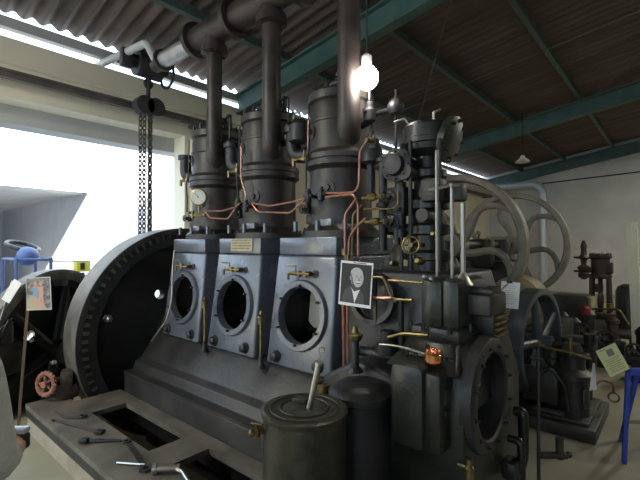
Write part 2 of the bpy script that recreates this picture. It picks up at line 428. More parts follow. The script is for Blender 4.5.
m = MB(); m.box((H.x-.06, H.y, 4.08), (.2, .3, .08), None, .01); m.tube([(H.x, H.y, 3.75), (H.x, H.y, 3.5)], .028, 8); m.torus((H.x, H.y, 3.66), (1,0,0), .05, .016)
build_each(m, 'shackle', 'hoist', ho)
m = MB()
for s_ in (-.07, .07): m.cyl((H.x-.05, H.y+s_, 3.36), (H.x+.09, H.y+s_, 3.36), .115, n=20)
m.box((H.x+.02, H.y, 3.37), (.06, .24, .22), None, .02); m.build('pulley_block', 'hoist', ho)
def chain(mb, x, y, z0, z1, lk=.078, lr=.0085, lean=0):
    n = int((z1-z0)/(lk*.72))
    for i in range(n):
        f = i/n; zc = z1-i*lk*.72; ang = (i % 2)*PI/2+.5
        c = Vector((x+lean*f, y-lean*f*.6, zc)); u = Vector((math.cos(ang), math.sin(ang), 0)); k = 12
        rings = []
        for j in range(k):
            a = 2*PI*j/k; p = c+u*(.022*math.cos(a))+Vector((0,0,lk/2*math.sin(a)))
            nrm = (u*math.cos(a)+Vector((0,0,1))*math.sin(a)).normalized(); b = u.cross(Vector((0,0,1)))
            rings.append([mb.bm.verts.new(p+nrm*(lr*math.cos(q))+b*(lr*math.sin(q))) for q in (0, 2*PI/5, 4*PI/5, 6*PI/5, 8*PI/5)])
        for j in range(k): mb.bridge(rings[j], rings[(j+1) % k])
for dx, dy in ((.0, -.10), (.03, -.062), (.02, .01), (-.01, .04)):
    m = MB(); chain(m, H.x+dx, H.y+dy, 1.35, 3.30); m.build('chain', 'chain', ho)
m = MB(); m.tube([(H.x+.01, H.y, 1.36), (H.x+.01, H.y, 1.28), (H.x+.05, H.y, 1.2), (H.x+.02, H.y, 1.12), (H.x-.05, H.y, 1.15)], .016, 8, .03); m.b2(H.x-.03, H.x+.06, H.y-.09, H.y+.09, 1.33, 1.38); m.build('hook', 'hoist', ho)

# ------------------------------------------------------------------ ENGINE PLINTH + DECK
pl = empty('engine_plinth', (-2.6, 1.4, 0), 'low concrete plinth with steel deck plates and two open pits before the engine', 'plinth')
m = MB(); m.b2(-4.25, -.9, 1.06, 1.16, 0, .16).b2(-4.25, -4.15, 1.16, 1.40, 0, .16).b2(-.99, -.9, 1.16, 1.74, 0, .16)
m.build('concrete_kerb', 'concrete', pl, smooth=False)
m = MB(); m.b2(-4.25, -.9, 1.047, 1.10, .135, .205); m.b2(-4.252, -4.2, 1.05, 1.4, .135, .205); m.build('edge_beam', 'iron', pl, smooth=False)
m = MB()
for (x0, x1, y0, y1) in ((-4.25,-.9,1.045,1.34), (-4.0,-3.62,1.34,1.735), (-3.62,-.9,1.62,1.735), (-2.66,-2.39,1.34,1.62), (-1.62,-.9,1.34,1.62)):
    m.b2(x0, x1, y0, y1, .2, .24)
m.build('deck_plate', 'deck', pl, smooth=False)
for x in (-3.1, -2.0):
    m = MB(); m.tube([(x-.3, 1.45, -.05), (x+.5, 1.5, -.02)], .03, 8); m.build('pit_pipe', 'iron', pl)

# ------------------------------------------------------------------ THE BIG DIESEL ENGINE
E = empty('diesel_engine', (-2.5, 2.4, .24), 'huge black three cylinder engine with tall exhaust pipes, portholes and toothed flywheel', 'engine')
CY = 2.45
m = MB()
m.prism([(1.74,-.0),(1.74,.40),(1.76,.425),(1.82,.43),(1.84,.50),(1.90,.53),(2.03,.715),(2.06,.735),(3.05,.735),(3.05,-.3),(1.95,-.3),(1.95,0)], 'x', -3.93, -1.18)
m.bevel(.008, 2, 25); m.build('bedplate', 'bed', E)
m = MB(); m.b2(-3.93, -1.18, 1.735, 1.80, .405, .428); m.build('bed_ledge', 'bed', E, smooth=False)
# flywheel
FX, FZ, FR = -4.05, .69, 1.09
fw = MB()
fw.ringlathe([(FR,0),(FR,-.30),(FR-.03,-.32),(FR-.14,-.32),(FR-.15,-.22),(FR-.15,-.05),(FR-.14,0)], (FX, CY, FZ), (1,0,0), 96)
o = fw.build('flywheel', 'rim', E, ang=25); flyw = o; o['label'] = 'huge flywheel with worn pale rim'
fr = MB()   # barring ring with square slots on the near face
NS = 84
fr.ringlathe([(FR-.002,.0),(FR-.002,.012),(FR-.05,.016),(FR-.05,0)], (FX, CY, FZ), (1,0,0), 96)
fr.ringlathe([(FR-.105,.0),(FR-.105,.016),(FR-.175,.012),(FR-.175,-.05)], (FX, CY, FZ), (1,0,0), 96)
fr.build('barring_ring', 'bed', flyw); fr = MB()
for k in range(NS):
    a = 2*PI*k/NS; c = Vector((FX+.006, CY+math.cos(a)*(FR-.0775), FZ+math.sin(a)*(FR-.0775)))
    rm = Matrix.Rotation(a, 3, 'X'); fr.box(c, (.020, .056, .040), rm)
o = fr.build('barring_slots', 'web', flyw); o['kind'] = 'stuff'
w = MB(); w.lathe([(FR-.14,-.20),(FR-.14,-.14),(.5,-.12),(.30,-.06),(.30,-.2)], (FX, CY, FZ), (1,0,0), 64)
cu = MB()
for k in range(3):
    a = R(122)+k*2*PI/3; q = Vector((FX-.5, CY+.46*math.cos(a), FZ+.46*math.sin(a))); cu.cyl(q, q+Vector((1,0,0)), .05, n=20)
w.cut(cu); w.build('flywheel_web', 'web', flyw)
m = MB(); m.lathe([(.30,-.26),(.30,.0),(.26,.03),(.17,.05),(.13,.05),(.13,.16)], (FX, CY, FZ), (1,0,0), 36); studs(m, (FX+.02, CY, FZ), (1,0,0), .22, 8, .022, .03); m.build('flywheel_hub', 'web', flyw)
m = MB(); m.cyl((-5.0, CY, FZ), (-3.8, CY, FZ), .09, n=24); m.build('crankshaft', 'iron', E)
m = MB(); q = P(107, 318, x=-4.03); m.cyl(q, q+Vector((.05,0,0)), .036, n=6); m.sphere(q+Vector((.05,0,0)), .022, 10, 8); m.build('web_bolt', 'steel', flyw)

# three crankcase columns with round inspection ports
XC = (-3.51, -2.755, -2.0)
def crankcase(i, xc):
    yb0, yt0 = 2.05, 2.15
    m = MB()
    w0, w1 = .31, .285
    m.hull8([(xc-w0,yb0,.735),(xc+w0,yb0,.735),(xc+w0,2.95,.735),(xc-w0,2.95,.735)],
            [(xc-w1,yt0,1.53),(xc+w1,yt0,1.53),(xc+w1,2.85,1.53),(xc-w1,2.85,1.53)])
    m.bevel(.022, 3)
    cc = MB(); cc.cyl((xc, 1.8, 1.11), (xc, 3.2, 1.11), .193, n=48); m.cut(cc)
    cc = MB(); cc.hull8([(xc-.25,2.095,.79),(xc+.25,2.095,.79),(xc+.25,2.8,.79),(xc-.25,2.8,.79)], [(xc-.25,2.182,1.48),(xc+.25,2.182,1.48),(xc+.25,2.8,1.48),(xc-.25,2.8,1.48)]); m.cut(cc)
    body = m.build('crankcase_column', 'slate', E, ang=30); body.data.materials.append(M['web'])  # inner faces painted black to deepen the shade inside the port
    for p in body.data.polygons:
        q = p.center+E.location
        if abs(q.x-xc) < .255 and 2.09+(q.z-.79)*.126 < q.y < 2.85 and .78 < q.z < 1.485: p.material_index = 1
    if i == 0: body['label'] = 'slate grey crankcase column nearest the flywheel'
    if i == 1: body['label'] = 'slate grey crankcase column with brass nameplate'
    if i == 2: body['label'] = 'slate grey crankcase column furthest from the flywheel'
    m = MB(); m.b2(xc-.255, xc+.285, 2.14, 2.86, 1.53, 1.655, .008); m.build('top_block', 'slate', body)
    # porthole ring follows the leaning face
    sl = math.atan2(yt0-yb0, .795); n = Vector((0, -math.cos(sl), math.sin(sl)))
    yc = yb0+(1.11-.735)*(yt0-yb0)/.795
    m = MB(); m.ringlathe([(.195,-.02),(.195,.022),(.20,.028),(.238,.028),(.245,.02),(.252,-.02)], (xc, yc, 1.11), n, 48)
    m.build('port_ring', 'slate', body)
    m = MB()
    for k in range(6):
        a = R(30)+k*PI/3; u = Vector((1,0,0)); ww = n.cross(u)
        q = Vector((xc, yc, 1.11))+(u*math.cos(a)+ww*math.sin(a))*.205; m.cyl(q, q+n*.05, .009, n=6)
    build_each(m, 'ring_stud', 'ink', body)
    m = MB()   # connecting rod and web seen in the dark opening
    m.tube([(xc-.02, 2.55, 1.62), (xc+.03*(1-i), 2.52, .95)], .05, 12); m.cyl((xc-.22, 2.5, .93), (xc+.22, 2.5, .93), .085, n=20)
    m.build('connecting_rod', 'iron', body)
    if i != 1:
        m = MB(); m.prism([(xc-.22,1.0),(xc-.13,.93),(xc-.02,1.0),(xc-.06,1.12),(xc-.02,1.3),(xc-.16,1.34),(xc-.20,1.2)], 'y', 2.42, 2.50); m.build('bright_gap_plate', 'cream', body, smooth=False)  # cream plate standing in for the bright view through the casing
        m = MB(); m.cyl((xc-.24,2.34,1.28),(xc+.24,2.34,1.28),.022,n=12); m.build('guide_bar', 'ink', body)
    for sx, sz in ((-.2,.80), (.2,.80)):
        m = MB(); m.lathe([(.045,-.01),(.045,.012),(.03,.03),(.03,.045),(.012,.055)], (xc+sx, 2.055+.01, sz), (0,-1,.1), 12); m.build('corner_plug', 'iron', body)
    # drain cock with cranked handle above the port
    m = MB(); z = 1.40; y = 2.12
    m.cyl((xc+.06, y+.02, z), (xc+.06, y-.05, z), .018, n=10); m.cyl((xc-.08, y-.04, z), (xc+.10, y-.04, z), .012, n=8)
    m.cyl((xc+.0, y-.04, z-.02), (xc+.0, y-.04, z+.022), .017, n=8)
    m.tube([(xc-.03, y-.04, z), (xc-.03, y-.04, z+.055), (xc-.12, y-.05, z+.055)], .006, 6, .01)
    m.tube([(xc-.08, y-.04, z), (xc-.10, y-.045, z), (xc-.10, y-.045, z-.045)], .010, 8, .01)
    m.build('drain_cock', 'brass', body)
    m = MB(); m.lathe([(.028,0),(.028,.01),(.012,.012)], (xc+.11, y+.02, z), (0,-1,0), 12); m.build('cock_flange', 'iron', body)
    return body
cols = [crankcase(i, x) for i, x in enumerate(XC)]
m = MB(); q0 = P(231, 251, y=2.135); q1 = P(252.5, 238.5, y=2.135); m.b2(q0.x, q1.x, 2.132, 2.14, q0.z, q1.z); np_ = m.build('nameplate', 'plate', cols[1], smooth=False)
m = MB()
for k in range(4):
    z = q0.z+.018+k*.022; xx = q0.x+.02
    while xx < q1.x-.03:
        L_ = random.uniform(.008,.028); m.b2(xx, min(xx+L_, q1.x-.015), 2.1305, 2.132, z, z+.009); xx += L_+.007
m.build('engraving', 'rustbrown', np_, smooth=False)
# dark distance pieces between columns
m = MB()
for xa, xb in ((-3.19,-3.07), (-2.44,-2.31)): m.b2(xa-.02, xb+.02, 2.45, 2.9, .73, 1.6)
build_each(m, 'distance_piece', 'iron', E)
# oil cups on stems between the columns
for (u, vt, vb) in ((205,300,345), (261,315,350), (176,300,330)):
    if u == 176: continue
    p = P(u, vb, y=1.99); t_ = P(u, vt, y=1.99)
    m = MB(); m.cyl((p.x, p.y, .72), (p.x, p.y, t_.z), .011, n=8)
    oc = m.build('lubricator_stem', 'brass', E)
    m = MB(); m.lathe([(.010,-.07),(.024,-.065),(.026,-.02),(.031,-.015),(.031,-.005),(.012,.005),(.009,.03)], (p.x, p.y, t_.z), (0,0,1), 14); m.build('oil_cup', 'brass', oc)
    m = MB(); m.lathe([(.03,0),(.03,.02),(.018,.04),(.018,.09)], (p.x, p.y, .71), (0,0,1), 12); m.build('stem_gland', 'iron', oc)
# loose oil pipe at the first column
m = MB(); m.tube([P(174.5,250,y=2.05), P(173,265,y=2.03), P(172,300,y=2.0), P(167,320,y=1.98), P(158,332,y=1.95), P(152,341,y=1.93)], .008, 8, .05); m.build('oil_pipe', 'rod', E)

# cylinders
XCY = (-3.50, -2.715, -1.92)
CYLN = ('cylinder nearest the flywheel', 'middle cylinder', 'cylinder furthest from the flywheel')
def cylinder(i, xc):
    m = MB()
    m.lathe([(.29,1.655),(.29,1.70),(.27,1.71),(.235,1.75),(.228,2.14),(.245,2.16),(.262,2.17),(.262,2.20),(.250,2.205),(.250,2.215),(.262,2.22),(.262,2.255),(.245,2.27),(.232,2.29),(.232,2.60),(.225,2.63),(.245,2.645),(.245,2.70),(.23,2.715),(.12,2.735),(.10,2.76)], (xc, CY, 0), (0,0,1), 48)
    cyl = m.build('cylinder', 'brown', E, ang=28); cyl['label'] = CYLN[i]
    m = MB(); studs(m, (xc, CY, 2.70), (0,0,1), .215, 10, .016, .05, .2); build_each(m, 'head_stud', 'iron', cyl)
    m = MB(); studs(m, (xc, CY, 1.70), (0,0,1), .272, 8, .011, .018, .1); build_each(m, 'base_stud', 'iron', cyl)
    m = MB()  # valve chest and rocker gear on the head
    m.box((xc-.02, CY+.08, 2.79), (.22, .12, .10), None, .02); m.cyl((xc-.12, CY-.02, 2.82), (xc+.14, CY-.02, 2.82), .025, n=12)
    for dx in (-.09, .1): m.cyl((xc+dx, CY+.08, 2.76), (xc+dx, CY+.08, 2.9), .028, n=12)
    m.box((xc+.04, CY+.02, 2.845), (.03, .24, .03), None, .006)
    build_each(m, 'rocker_gear', 'iron', cyl)
    # inlet elbow
    m = MB()
    m.tube([(xc-.2, CY-.05, 2.30), (xc-.40, CY-.10, 2.30), (xc-.40, CY-.10, 2.50)], .058, 16, .12)
    m.cyl((xc-.40, CY-.10, 2.49), (xc-.40, CY-.10, 2.53), .078, n=20)
    m.build('inlet_elbow', 'iron', cyl)
    # bosses and water doors on the jacket
    m = MB()
    for (a, z, r) in ((R(-115), 2.42, .05), (R(-75), 2.0, .055), (R(-140), 2.44, .035)):
        q = Vector((xc+.222*math.cos(a), CY+.222*math.sin(a), z)); n = Vector((math.cos(a), math.sin(a), 0))
        m.lathe([(r,0),(r,.016),(r*.45,.02),(r*.35,.035)], q, n, 18)
    build_each(m, 'jacket_boss', 'brown', cyl)
    # brass injector cock on flank
    m = MB(); x0 = xc-.17; y0 = CY-.22
    m.cyl((x0, y0, 2.22), (x0, y0, 2.30), .009, n=8); m.cyl((x0-.1, y0-.01, 2.24), (x0+.03, y0, 2.24), .014, n=8)
    m.cyl((x0-.1, y0-.01, 2.25), (x0-.1, y0-.01, 2.19), .013, n=8); m.lathe([(.018,-.02),(.024,0),(.018,.02)], (x0, y0, 2.24), (0,0,1), 8)
    m.build('test_cock', 'brass', cyl)
    m = MB(); m.tube([(xc-.10,CY-.245,2.62),(xc-.10,CY-.25,2.27),(xc-.10,CY-.275,2.20),(xc-.12,CY-.25,2.05),(xc-.14,CY-.24,1.92)], .007, 6, .03); m.build('jacket_pipe', 'iron', cyl)
    m = MB(); m.lathe([(.236,2.485),(.240,2.49),(.240,2.505),(.236,2.51)], (xc,CY,0), (0,0,1), 44); m.build('jacket_band', 'brown', cyl)
    m = MB(); m.lathe([(.035,-.05),(.045,-.04),(.045,.03),(.03,.05),(.03,.08),(.012,.1)], (xc+.30,CY-.06,2.50), (0,0,1), 14); m.cyl((xc+.30,CY-.06,2.46),(xc+.18,CY-.04,2.44),.028,n=10); m.cyl((xc+.29,CY-.12,2.52),(xc+.31,CY-.06,2.52),.016,n=8); m.build('starting_valve', 'iron', cyl)
    m = MB(); m.tube([(xc+.1,CY+.05,2.74),(xc+.14,CY+.0,2.84),(xc+.30,CY-.06,2.82),(xc+.30,CY-.06,2.58)], .009, 6, .04); m.build('air_pipe', 'iron', cyl)
    # lower indicator cock cluster
    m = MB(); a = R(-128); q = Vector((xc+.25*math.cos(a), CY+.25*math.sin(a), 1.86))
    m.cyl(q+Vector((0,.06,0)), q+Vector((0,-.05,0)), .016, n=10); m.lathe([(.026,-.03),(.03,0),(.02,.03),(.012,.05),(.02,.07)], q, (0,0,1), 10)
    handwheel(m, q+Vector((0,-.06,0)), (0,-1,0), .028, .005); m.box(q+Vector((.02,.02,-.07)), (.06,.06,.07), None, .006)
    m.build('indicator_cock', 'iron', cyl)
    for dx, dy in ((.02,-.29), (-.21,-.27), (.24,-.26)):
        m = MB(); m.cyl((xc+dx, CY+dy, 1.70), (xc+dx, CY+dy, 1.77), .017, n=8); m.build('flange_nut', 'slate', cyl)
    m = MB(); m.box((xc+.10, CY-.275, 1.755), (.10, .04, .05), None, .008); m.build('terminal_block', 'slate', cyl)
    return cyl
cyls = [cylinder(i, x) for i, x in enumerate(XCY)]
# exhaust risers
XP = (-3.32, -2.525, -1.73); YPp = 2.30
for i, x in enumerate(XP):
    r = .072+.004*i
    m = MB(); m.tube([(x-.10, YPp+.10, 2.33), (x-.04, YPp+.05, 2.36), (x-.01, YPp+.01, 2.42), (x, YPp, 2.50), (x, YPp, 3.50)], [r*.8, r, r*1.05, r, r], 20)
    rp = m.build('exhaust_riser', 'pipe', E, ang=50)
    m = MB(); m.lathe([(r+.01,3.40),(r+.05,3.41),(r+.05,3.445),(r+.05,3.448),(r+.05,3.48),(r+.01,3.49)], (x, YPp, 0), (0,0,1), 24); studs(m, (x, YPp, 3.395), (0,0,1), r+.035, 6, .013, .01); m.build('pipe_flange', 'pipe', rp)
m = MB()
m.cyl((-3.62, YPp, 3.63), (-1.2, YPp, 3.63), .125, n=28)
for x in XP: m.cyl((x, YPp, 3.46), (x, YPp, 3.63), .10, n=24)
for x in (-3.62, -3.0, -2.2, -1.25):
    m.lathe([(.13,-.03),(.175,-.025),(.175,.025),(.13,.03)], (x, YPp, 3.63), (1,0,0), 26); studs(m, (x-.035, YPp, 3.63), (1,0,0), .155, 8, .012, .06)
mn = m.build('exhaust_manifold', 'pipe', E)
m = MB(); m.cyl((-4.25, YPp, 3.63), (-3.66, YPp, 3.63), .085, n=22); m.build('lagged_pipe', 'lag', E)
m = MB(); m.lathe([(.10,-.02),(.12,-.015),(.12,.015),(.10,.02)], (-4.27, YPp, 3.63), (1,0,0), 20); m.tube([(-4.2,YPp,3.63),(-4.45,YPp,3.61)], .07, 14); m.build('pipe_coupling', 'pipe', E)
m = MB(); m.tube([(-4.42, YPp+.03, 3.60), (-4.66, 2.3, 3.95), (-5.7, 2.14, 3.915)], .045, 14, .06); m.build('vent_pipe', 'whitepipe', E)
# pipe from cyl3 elbow and water rails behind
for x in (-3.05, -2.32, -2.26):
    m = MB(); m.tube([(x, 2.62, 1.6), (x, 2.62, 2.62)], .016, 8); m.build('water_pipe', 'steel' if x != -2.32 else 'iron', E)
for i, (u, v, y) in enumerate(((300, 132, 2.3), (245, 170, 2.35))):
    p = P(u, v, y=y); m = MB()
    m.lathe([(.075,-.08),(.085,-.07),(.085,.05),(.06,.08),(.03,.10)], p, (0,0,1), 20); m.tube([p+Vector((0,.05,-.05)), p+Vector((.02,.2,-.05))], .06, 14)
    m.build('valve_chest', 'iron', E)
    m = MB(); m.tube([p+Vector((0,0,.08)), p+Vector((0,0,.15)), p+Vector((-.04,-.03,.15)), p+Vector((-.04,-.03,.10))], .008, 6, .02); m.build('oil_hook', 'steel', E)
# pressure gauge on first cylinder
g = P(199.5, 197.5, y=2.12)
m = MB(); m.lathe([(.070,0),(.076,-.01),(.076,-.035),(.066,-.038),(.066,-.03)], Vector((0,.0,0)), (0,1,0), 28); m.tube([Vector((0,-.01,-.07)), Vector((0,-.01,-.16))], .010, 8)
GM = Matrix.Translation(g) @ Matrix.Rotation(R(38),4,'Z'); m.move(GM); ga = m.build('pressure_gauge', 'brass', E); ga['label'] = 'round brass rimmed pressure gauge'
m = MB(); m.cyl(Vector((0,-.041,0)), Vector((0,-.030,0)), .066, n=28); m.move(GM); m.build('dial', 'dial', ga)
m = MB()
for k in range(11):
    a = R(225-27*k); m.box(Vector((math.cos(a)*.052, -.0425, math.sin(a)*.052)), (.011,.002,.003), Matrix.Rotation(-a, 3, 'Y'))
m.box(Vector((-.012, -.0435, .014)), (.05,.002,.004), Matrix.Rotation(R(48), 3, 'Y')); m.cyl(Vector((0,-.046,0)), Vector((0,-.041,0)), .006, n=10)
m.move(GM); m.build('pointer', 'ink', ga)
m = MB(); m.b2(-.09,.03,-.02,.02,-.175,-.15, .004); m.cyl(Vector((-.06,-.01,-.19)), Vector((-.06,-.01,-.12)), .015, n=8); m.cyl(Vector((.05,0,-.16)), Vector((.05,-.05,-.16)), .014, n=8); m.move(GM); m.build('gauge_cock', 'brass', ga)
# copper pipe runs
def cu(name, pts, r=.0075, mt='copper', y=2.1, bend=.03):
    m = MB(); m.tube([P(p[0], p[1], y=(p[2] if len(p) > 2 else y)) for p in pts], r, 8, bend); return m.build(name, mt, E)
cu('copper_pipe', [(206,211),(222,211),(236,207),(240,203)])
cu('copper_pipe', [(205,211),(210,218),(228,219),(235,209)])
cu('copper_pipe', [(252,203),(270,206),(292,202),(305,198)])
cu('copper_pipe', [(252,204),(258,212),(290,213),(298,206),(305,199)])
cu('copper_pipe', [(326,193),(346,193),(355,192),(359,185),(360,150),(366,142)])
cu('copper_pipe', [(326,197),(344,195),(353,194),(358,203),(358,256)], y=2.08)
cu('copper_pipe', [(356,199),(345,214),(345,262),(345,300)], y=2.06)
cu('copper_pipe', [(366,218),(357,226),(349,238),(348,262),(348,300)], y=2.07)
cu('copper_pipe', [(362,205),(353,214),(352,256),(351.5,300)], y=2.10, mt='brass')
cu('copper_pipe', [(364,209),(392,209),(398,205),(398,192)], y=2.2, mt='brass')
cu('copper_pipe', [(308,120),(308,160)], y=2.2)
cu('copper_pipe', [(343,300),(344,370),(340,381),(326,384),(312,384)], y=1.99, r=.010, bend=.05)
cu('copper_pipe', [(347,300),(348,365)], y=1.99, r=.008)
cu('copper_pipe', [(241,146),(241,178),(246,196),(243,205)], y=2.14)
cu('copper_pipe', [(388,280),(422,283)], y=2.0, mt='brass'); cu('copper_pipe', [(372,277),(383,277),(392,299),(412,300)], y=2.0, mt='brass')
cu('copper_pipe', [(370,298),(392,298)], y=2.05, r=.012, mt='copper')
for (u, v) in ((238,204), (246,206), (308,196), (321,194)):
    p = P(u, v, y=2.13); m = MB(); m.lathe([(.012,-.05),(.024,-.04),(.024,.03),(.016,.035),(.016,.05)], p, (0,0,1), 10); m.cyl(p+Vector((-.04,0,0)), p+Vector((.04,0,0)), .013, n=8); m.cyl(p, p+Vector((0,.12,0)), .014, n=8); m.build('pipe_union', 'iron', E)
for (u, v) in ((347,258), (344,252)):
    p = P(u, v, y=2.06); m = MB(); m.cyl(p-Vector((0,0,.02)), p+Vector((0,0,.02)), .016, n=6); m.build('pipe_nut', 'brass', E)

# valve chest right of third cylinder: standpipe with two handwheels
for (u, v0, v1, r) in ((383, 160, 250, .028), (397, 210, 245, .022)):
    a = P(u, v0, y=2.3); b = P(u, v1, y=2.3); m = MB(); m.cyl(b, a, r, n=14)
    m.lathe([(r+.016,-.012),(r+.016,.012)], a, (0,0,1), 14); m.lathe([(r+.016,-.012),(r+.016,.012)], (a+b)/2, (0,0,1), 14); m.build('standpipe', 'iron', E)
for (u, v) in ((386, 196), (389, 221)):
    p = P(u, v, y=2.2); m = MB(); m.cyl(p+Vector((-.18,.0,0)), p, .010, n=8); m.lathe([(.02,-.03),(.026,0),(.02,.03)], p+Vector((-.10,0,0)), (1,0,0), 8); m.cyl(p+Vector((-.03,.1,0)), p+Vector((-.03,0,0)), .018, n=8)
    vb = m.build('needle_valve', 'brass', E)
    m = MB(); handwheel(m, p+Vector((.02,-.01,0)), (.5,-.85,0), .040, .006, 5); m.build('handwheel', 'iron', vb)
m = MB(); p = P(399, 166, y=2.3)     # flanged valve with flaking green paint
m.lathe([(.10,0),(.105,-.01),(.105,-.04),(.07,-.05),(.06,-.08),(.03,-.085)], p, (0,1,.0), 26); studs(m, p+Vector((0,-.04,0)), (0,-1,0), .085, 8, .01, .012)
m.cyl(p, p+Vector((0,.2,0)), .07, n=16); m.cyl(p+Vector((0,.02,-.1)), p+Vector((0,.02,-.45)), .035, n=14)
vb = m.build('flanged_valve', 'iron', E)
m = MB(); m.sphere(p+Vector((-.02,-.055,.035)), .06, 14, 10, (1,.35,.8)); m.build('valve_cap', 'drum', vb)
m = MB(); p = P(372, 150, y=2.32); m.lathe([(.055,-.09),(.07,-.08),(.07,.0),(.05,.03),(.05,.07),(.025,.08),(.02,.13)], p, (0,0,1), 18); m.cyl(p+Vector((-.02,.02,-.3)), p+Vector((-.02,.02,-.05)), .03, n=10)
m.cyl(p+Vector((-.07,-.03,.01)), p+Vector((.08,-.05,.01)), .022, n=10); m.build('fuel_valve', 'iron', E)
m = MB(); p = P(374, 141, y=2.25); m.cyl(p, p+Vector((-.02,-.06,0)), .018, n=8); m.cyl(p+Vector((0,0,-.02)), p+Vector((0,0,.04)), .012, n=8); m.build('brass_cock', 'brass', E)
p = P(396, 108, y=2.5); m = MB(); m.lathe([(.04,-.04),(.055,-.02),(.06,.02),(.045,.05),(.02,.07)], p, (0,0,1), 18); m.tube([p+Vector((0,0,.05)), p+Vector((0,0,.13))], .007, 6); m.cyl(p-Vector((0,0,.5)), p-Vector((0,0,.03)), .010, n=8); m.tube([p+Vector((-.02,0,0)), p+Vector((-.3,.05,.02)), p+Vector((-.42,0,0))], .02, 10, .05)
m.build('relief_valve', 'iron', E)

# compressor column (fourth throw)
KX, KY = -1.225, 2.47
m = MB()
m.lathe([(.13,1.42),(.13,1.50),(.16,1.51),(.16,1.55),(.105,1.57),(.10,1.66),(.14,1.67),(.14,1.72),(.095,1.74),(.095,1.82),(.135,1.83),(.135,1.88),(.09,1.90),(.085,2.02),(.12,2.03),(.12,2.07),(.08,2.09),(.075,2.16),(.10,2.18),(.14,2.20),(.15,2.235),(.165,2.24),(.165,2.27),(.155,2.275),(.155,2.35),(.14,2.37),(.06,2.38)], (KX, KY, 0), (0,0,1), 40)
ck = m.build('compressor_column', 'green', E, ang=28)
m = MB(); c = Vector((KX+.14, KY+.02, 2.26)); m.lathe([(.08,-.04),(.145,-.02),(.145,.02),(.09,.035),(.05,.04)], c, (.93,.05,-.3), 30); studs(m, c+Vector((.015,0,0)), (.93,.05,-.3), .115, 8, .013, .02); m.build('side_cover', 'green', ck)
m = MB(); m.tube([(KX+.05,KY-.02,2.37),(KX+.05,KY-.02,2.44),(KX+.10,KY-.02,2.45)], .007, 6, .01); m.tube([(KX-.08,KY-.1,2.37),(KX-.1,KY-.12,2.41),(KX-.16,KY-.15,2.39)], .007, 6, .01); build_each(m, 'lifting_hook', 'steel', ck)
m = MB()
m.box((KX+.10, KY-.12, 1.93), (.13,.12,.14), None, .02); m.box((KX-.14, KY-.1, 1.88), (.14,.16,.18), None, .02); m.box((KX+.19, KY-.02, 1.92), (.12,.10,.11), None, .015)
m.cyl((KX-.05, KY-.22, 2.05), (KX-.05, KY-.1, 2.05), .05, n=14); m.cyl((KX+.06, KY-.2, 1.78), (KX+.06, KY-.1, 1.78), .04, n=14)
m.cyl((KX-.22, KY-.12, 1.70), (KX-.05, KY-.1, 1.70), .035, n=12)
build_each(m, 'valve_box', 'oily', ck)
m = MB(); handwheel(m, (KX+.02, KY-.26, 1.60), (.3,-1,.1), .05, .007, 5); m.cyl((KX+.02, KY-.25, 1.60), (KX+.02, KY-.1, 1.60), .012, n=8); m.build('control_wheel', 'brass', ck)
m = MB()
for (dx, z, r) in ((-.13, 1.62, .02), (.02, 1.5, .024), (-.16, 1.48, .018), (.12, 1.66, .018)):
    m.lathe([(r,0),(r,.05),(r*.6,.07)], (KX+dx, KY-.12, z), (0,-1,.1), 10)
build_each(m, 'copper_fitting', 'brass', ck)
for (dx, dy) in ((-.1,-.16), (-.02,-.19), (.14,-.13)):
    m = MB(); m.cyl((KX+dx, KY+dy, 1.44), (KX+dx, KY+dy, 2.24), .013, n=8); m.build('tie_rod', 'iron', ck)

# fourth crankcase body (dark, behind the portrait) and compressor end casing
m = MB()
m.hull8([(-1.68,2.12,.735),(-.80,2.12,.735),(-.80,2.95,.735),(-1.68,2.95,.735)], [(-1.66,2.22,1.44),(-.95,2.22,1.44),(-.95,2.85,1.44),(-1.66,2.85,1.44)]); m.bevel(.02, 3)
c4 = m.build('compressor_casing', 'iron', E)
m = MB(); m.ringlathe([(.13,0),(.13,.05),(.16,.05),(.16,0)], P(375, 298, y=2.16), (0,-1,.1), 32); p = P(375,298,y=2.10); m.box(p, (.30,.015,.02)); m.box(p, (.02,.015,.30)); m.build('hand_ring', 'bed', c4)
m = MB(); m.prism([(-1.66,.3),(-1.1,.3),(-1.02,.62),(-1.12,.88),(-1.4,.95),(-1.66,.80)], 'y', 1.92, 2.2); m.bevel(.03, 3); m.build('pump_body', 'iron', c4)
m = MB(); p = P(367, 372, y=1.86); m.lathe([(.15,-.62),(.15,-.06),(.17,-.05),(.17,-.02),(.15,0),(.12,.02),(.05,.03)], (p.x, 1.80, p.z-.06), (0,0,1), 32); m.build('air_bottle', 'iron', c4)
p = P(355, 335, y=1.86)
m = MB(); m.lathe([(.045,-.20),(.04,-.19),(.022,-.17),(.022,-.03),(.015,-.02)], p, (0,0,1), 16); m.build('grease_cup_stem', 'iron', c4)
m = MB(); m.lathe([(.02,-.035),(.03,-.03),(.042,-.005),(.042,.005),(.02,.015),(.018,.03),(.010,.05)], p, (0,0,1), 16); m.build('grease_cup', 'brass', c4)
m = MB(); m.cyl((-1.5,2.1,.95),(-1.0,2.1,.95),.03,n=12); m.lathe([(.05,0),(.07,.01),(.07,.06),(.04,.09),(.04,.14)], (-1.30,2.1,.96), (0,0,1), 18); m.cyl((-1.22,2.12,.96),(-1.22,2.12,1.3),.018,n=10); build_each(m, 'linkage_box', 'iron', c4)

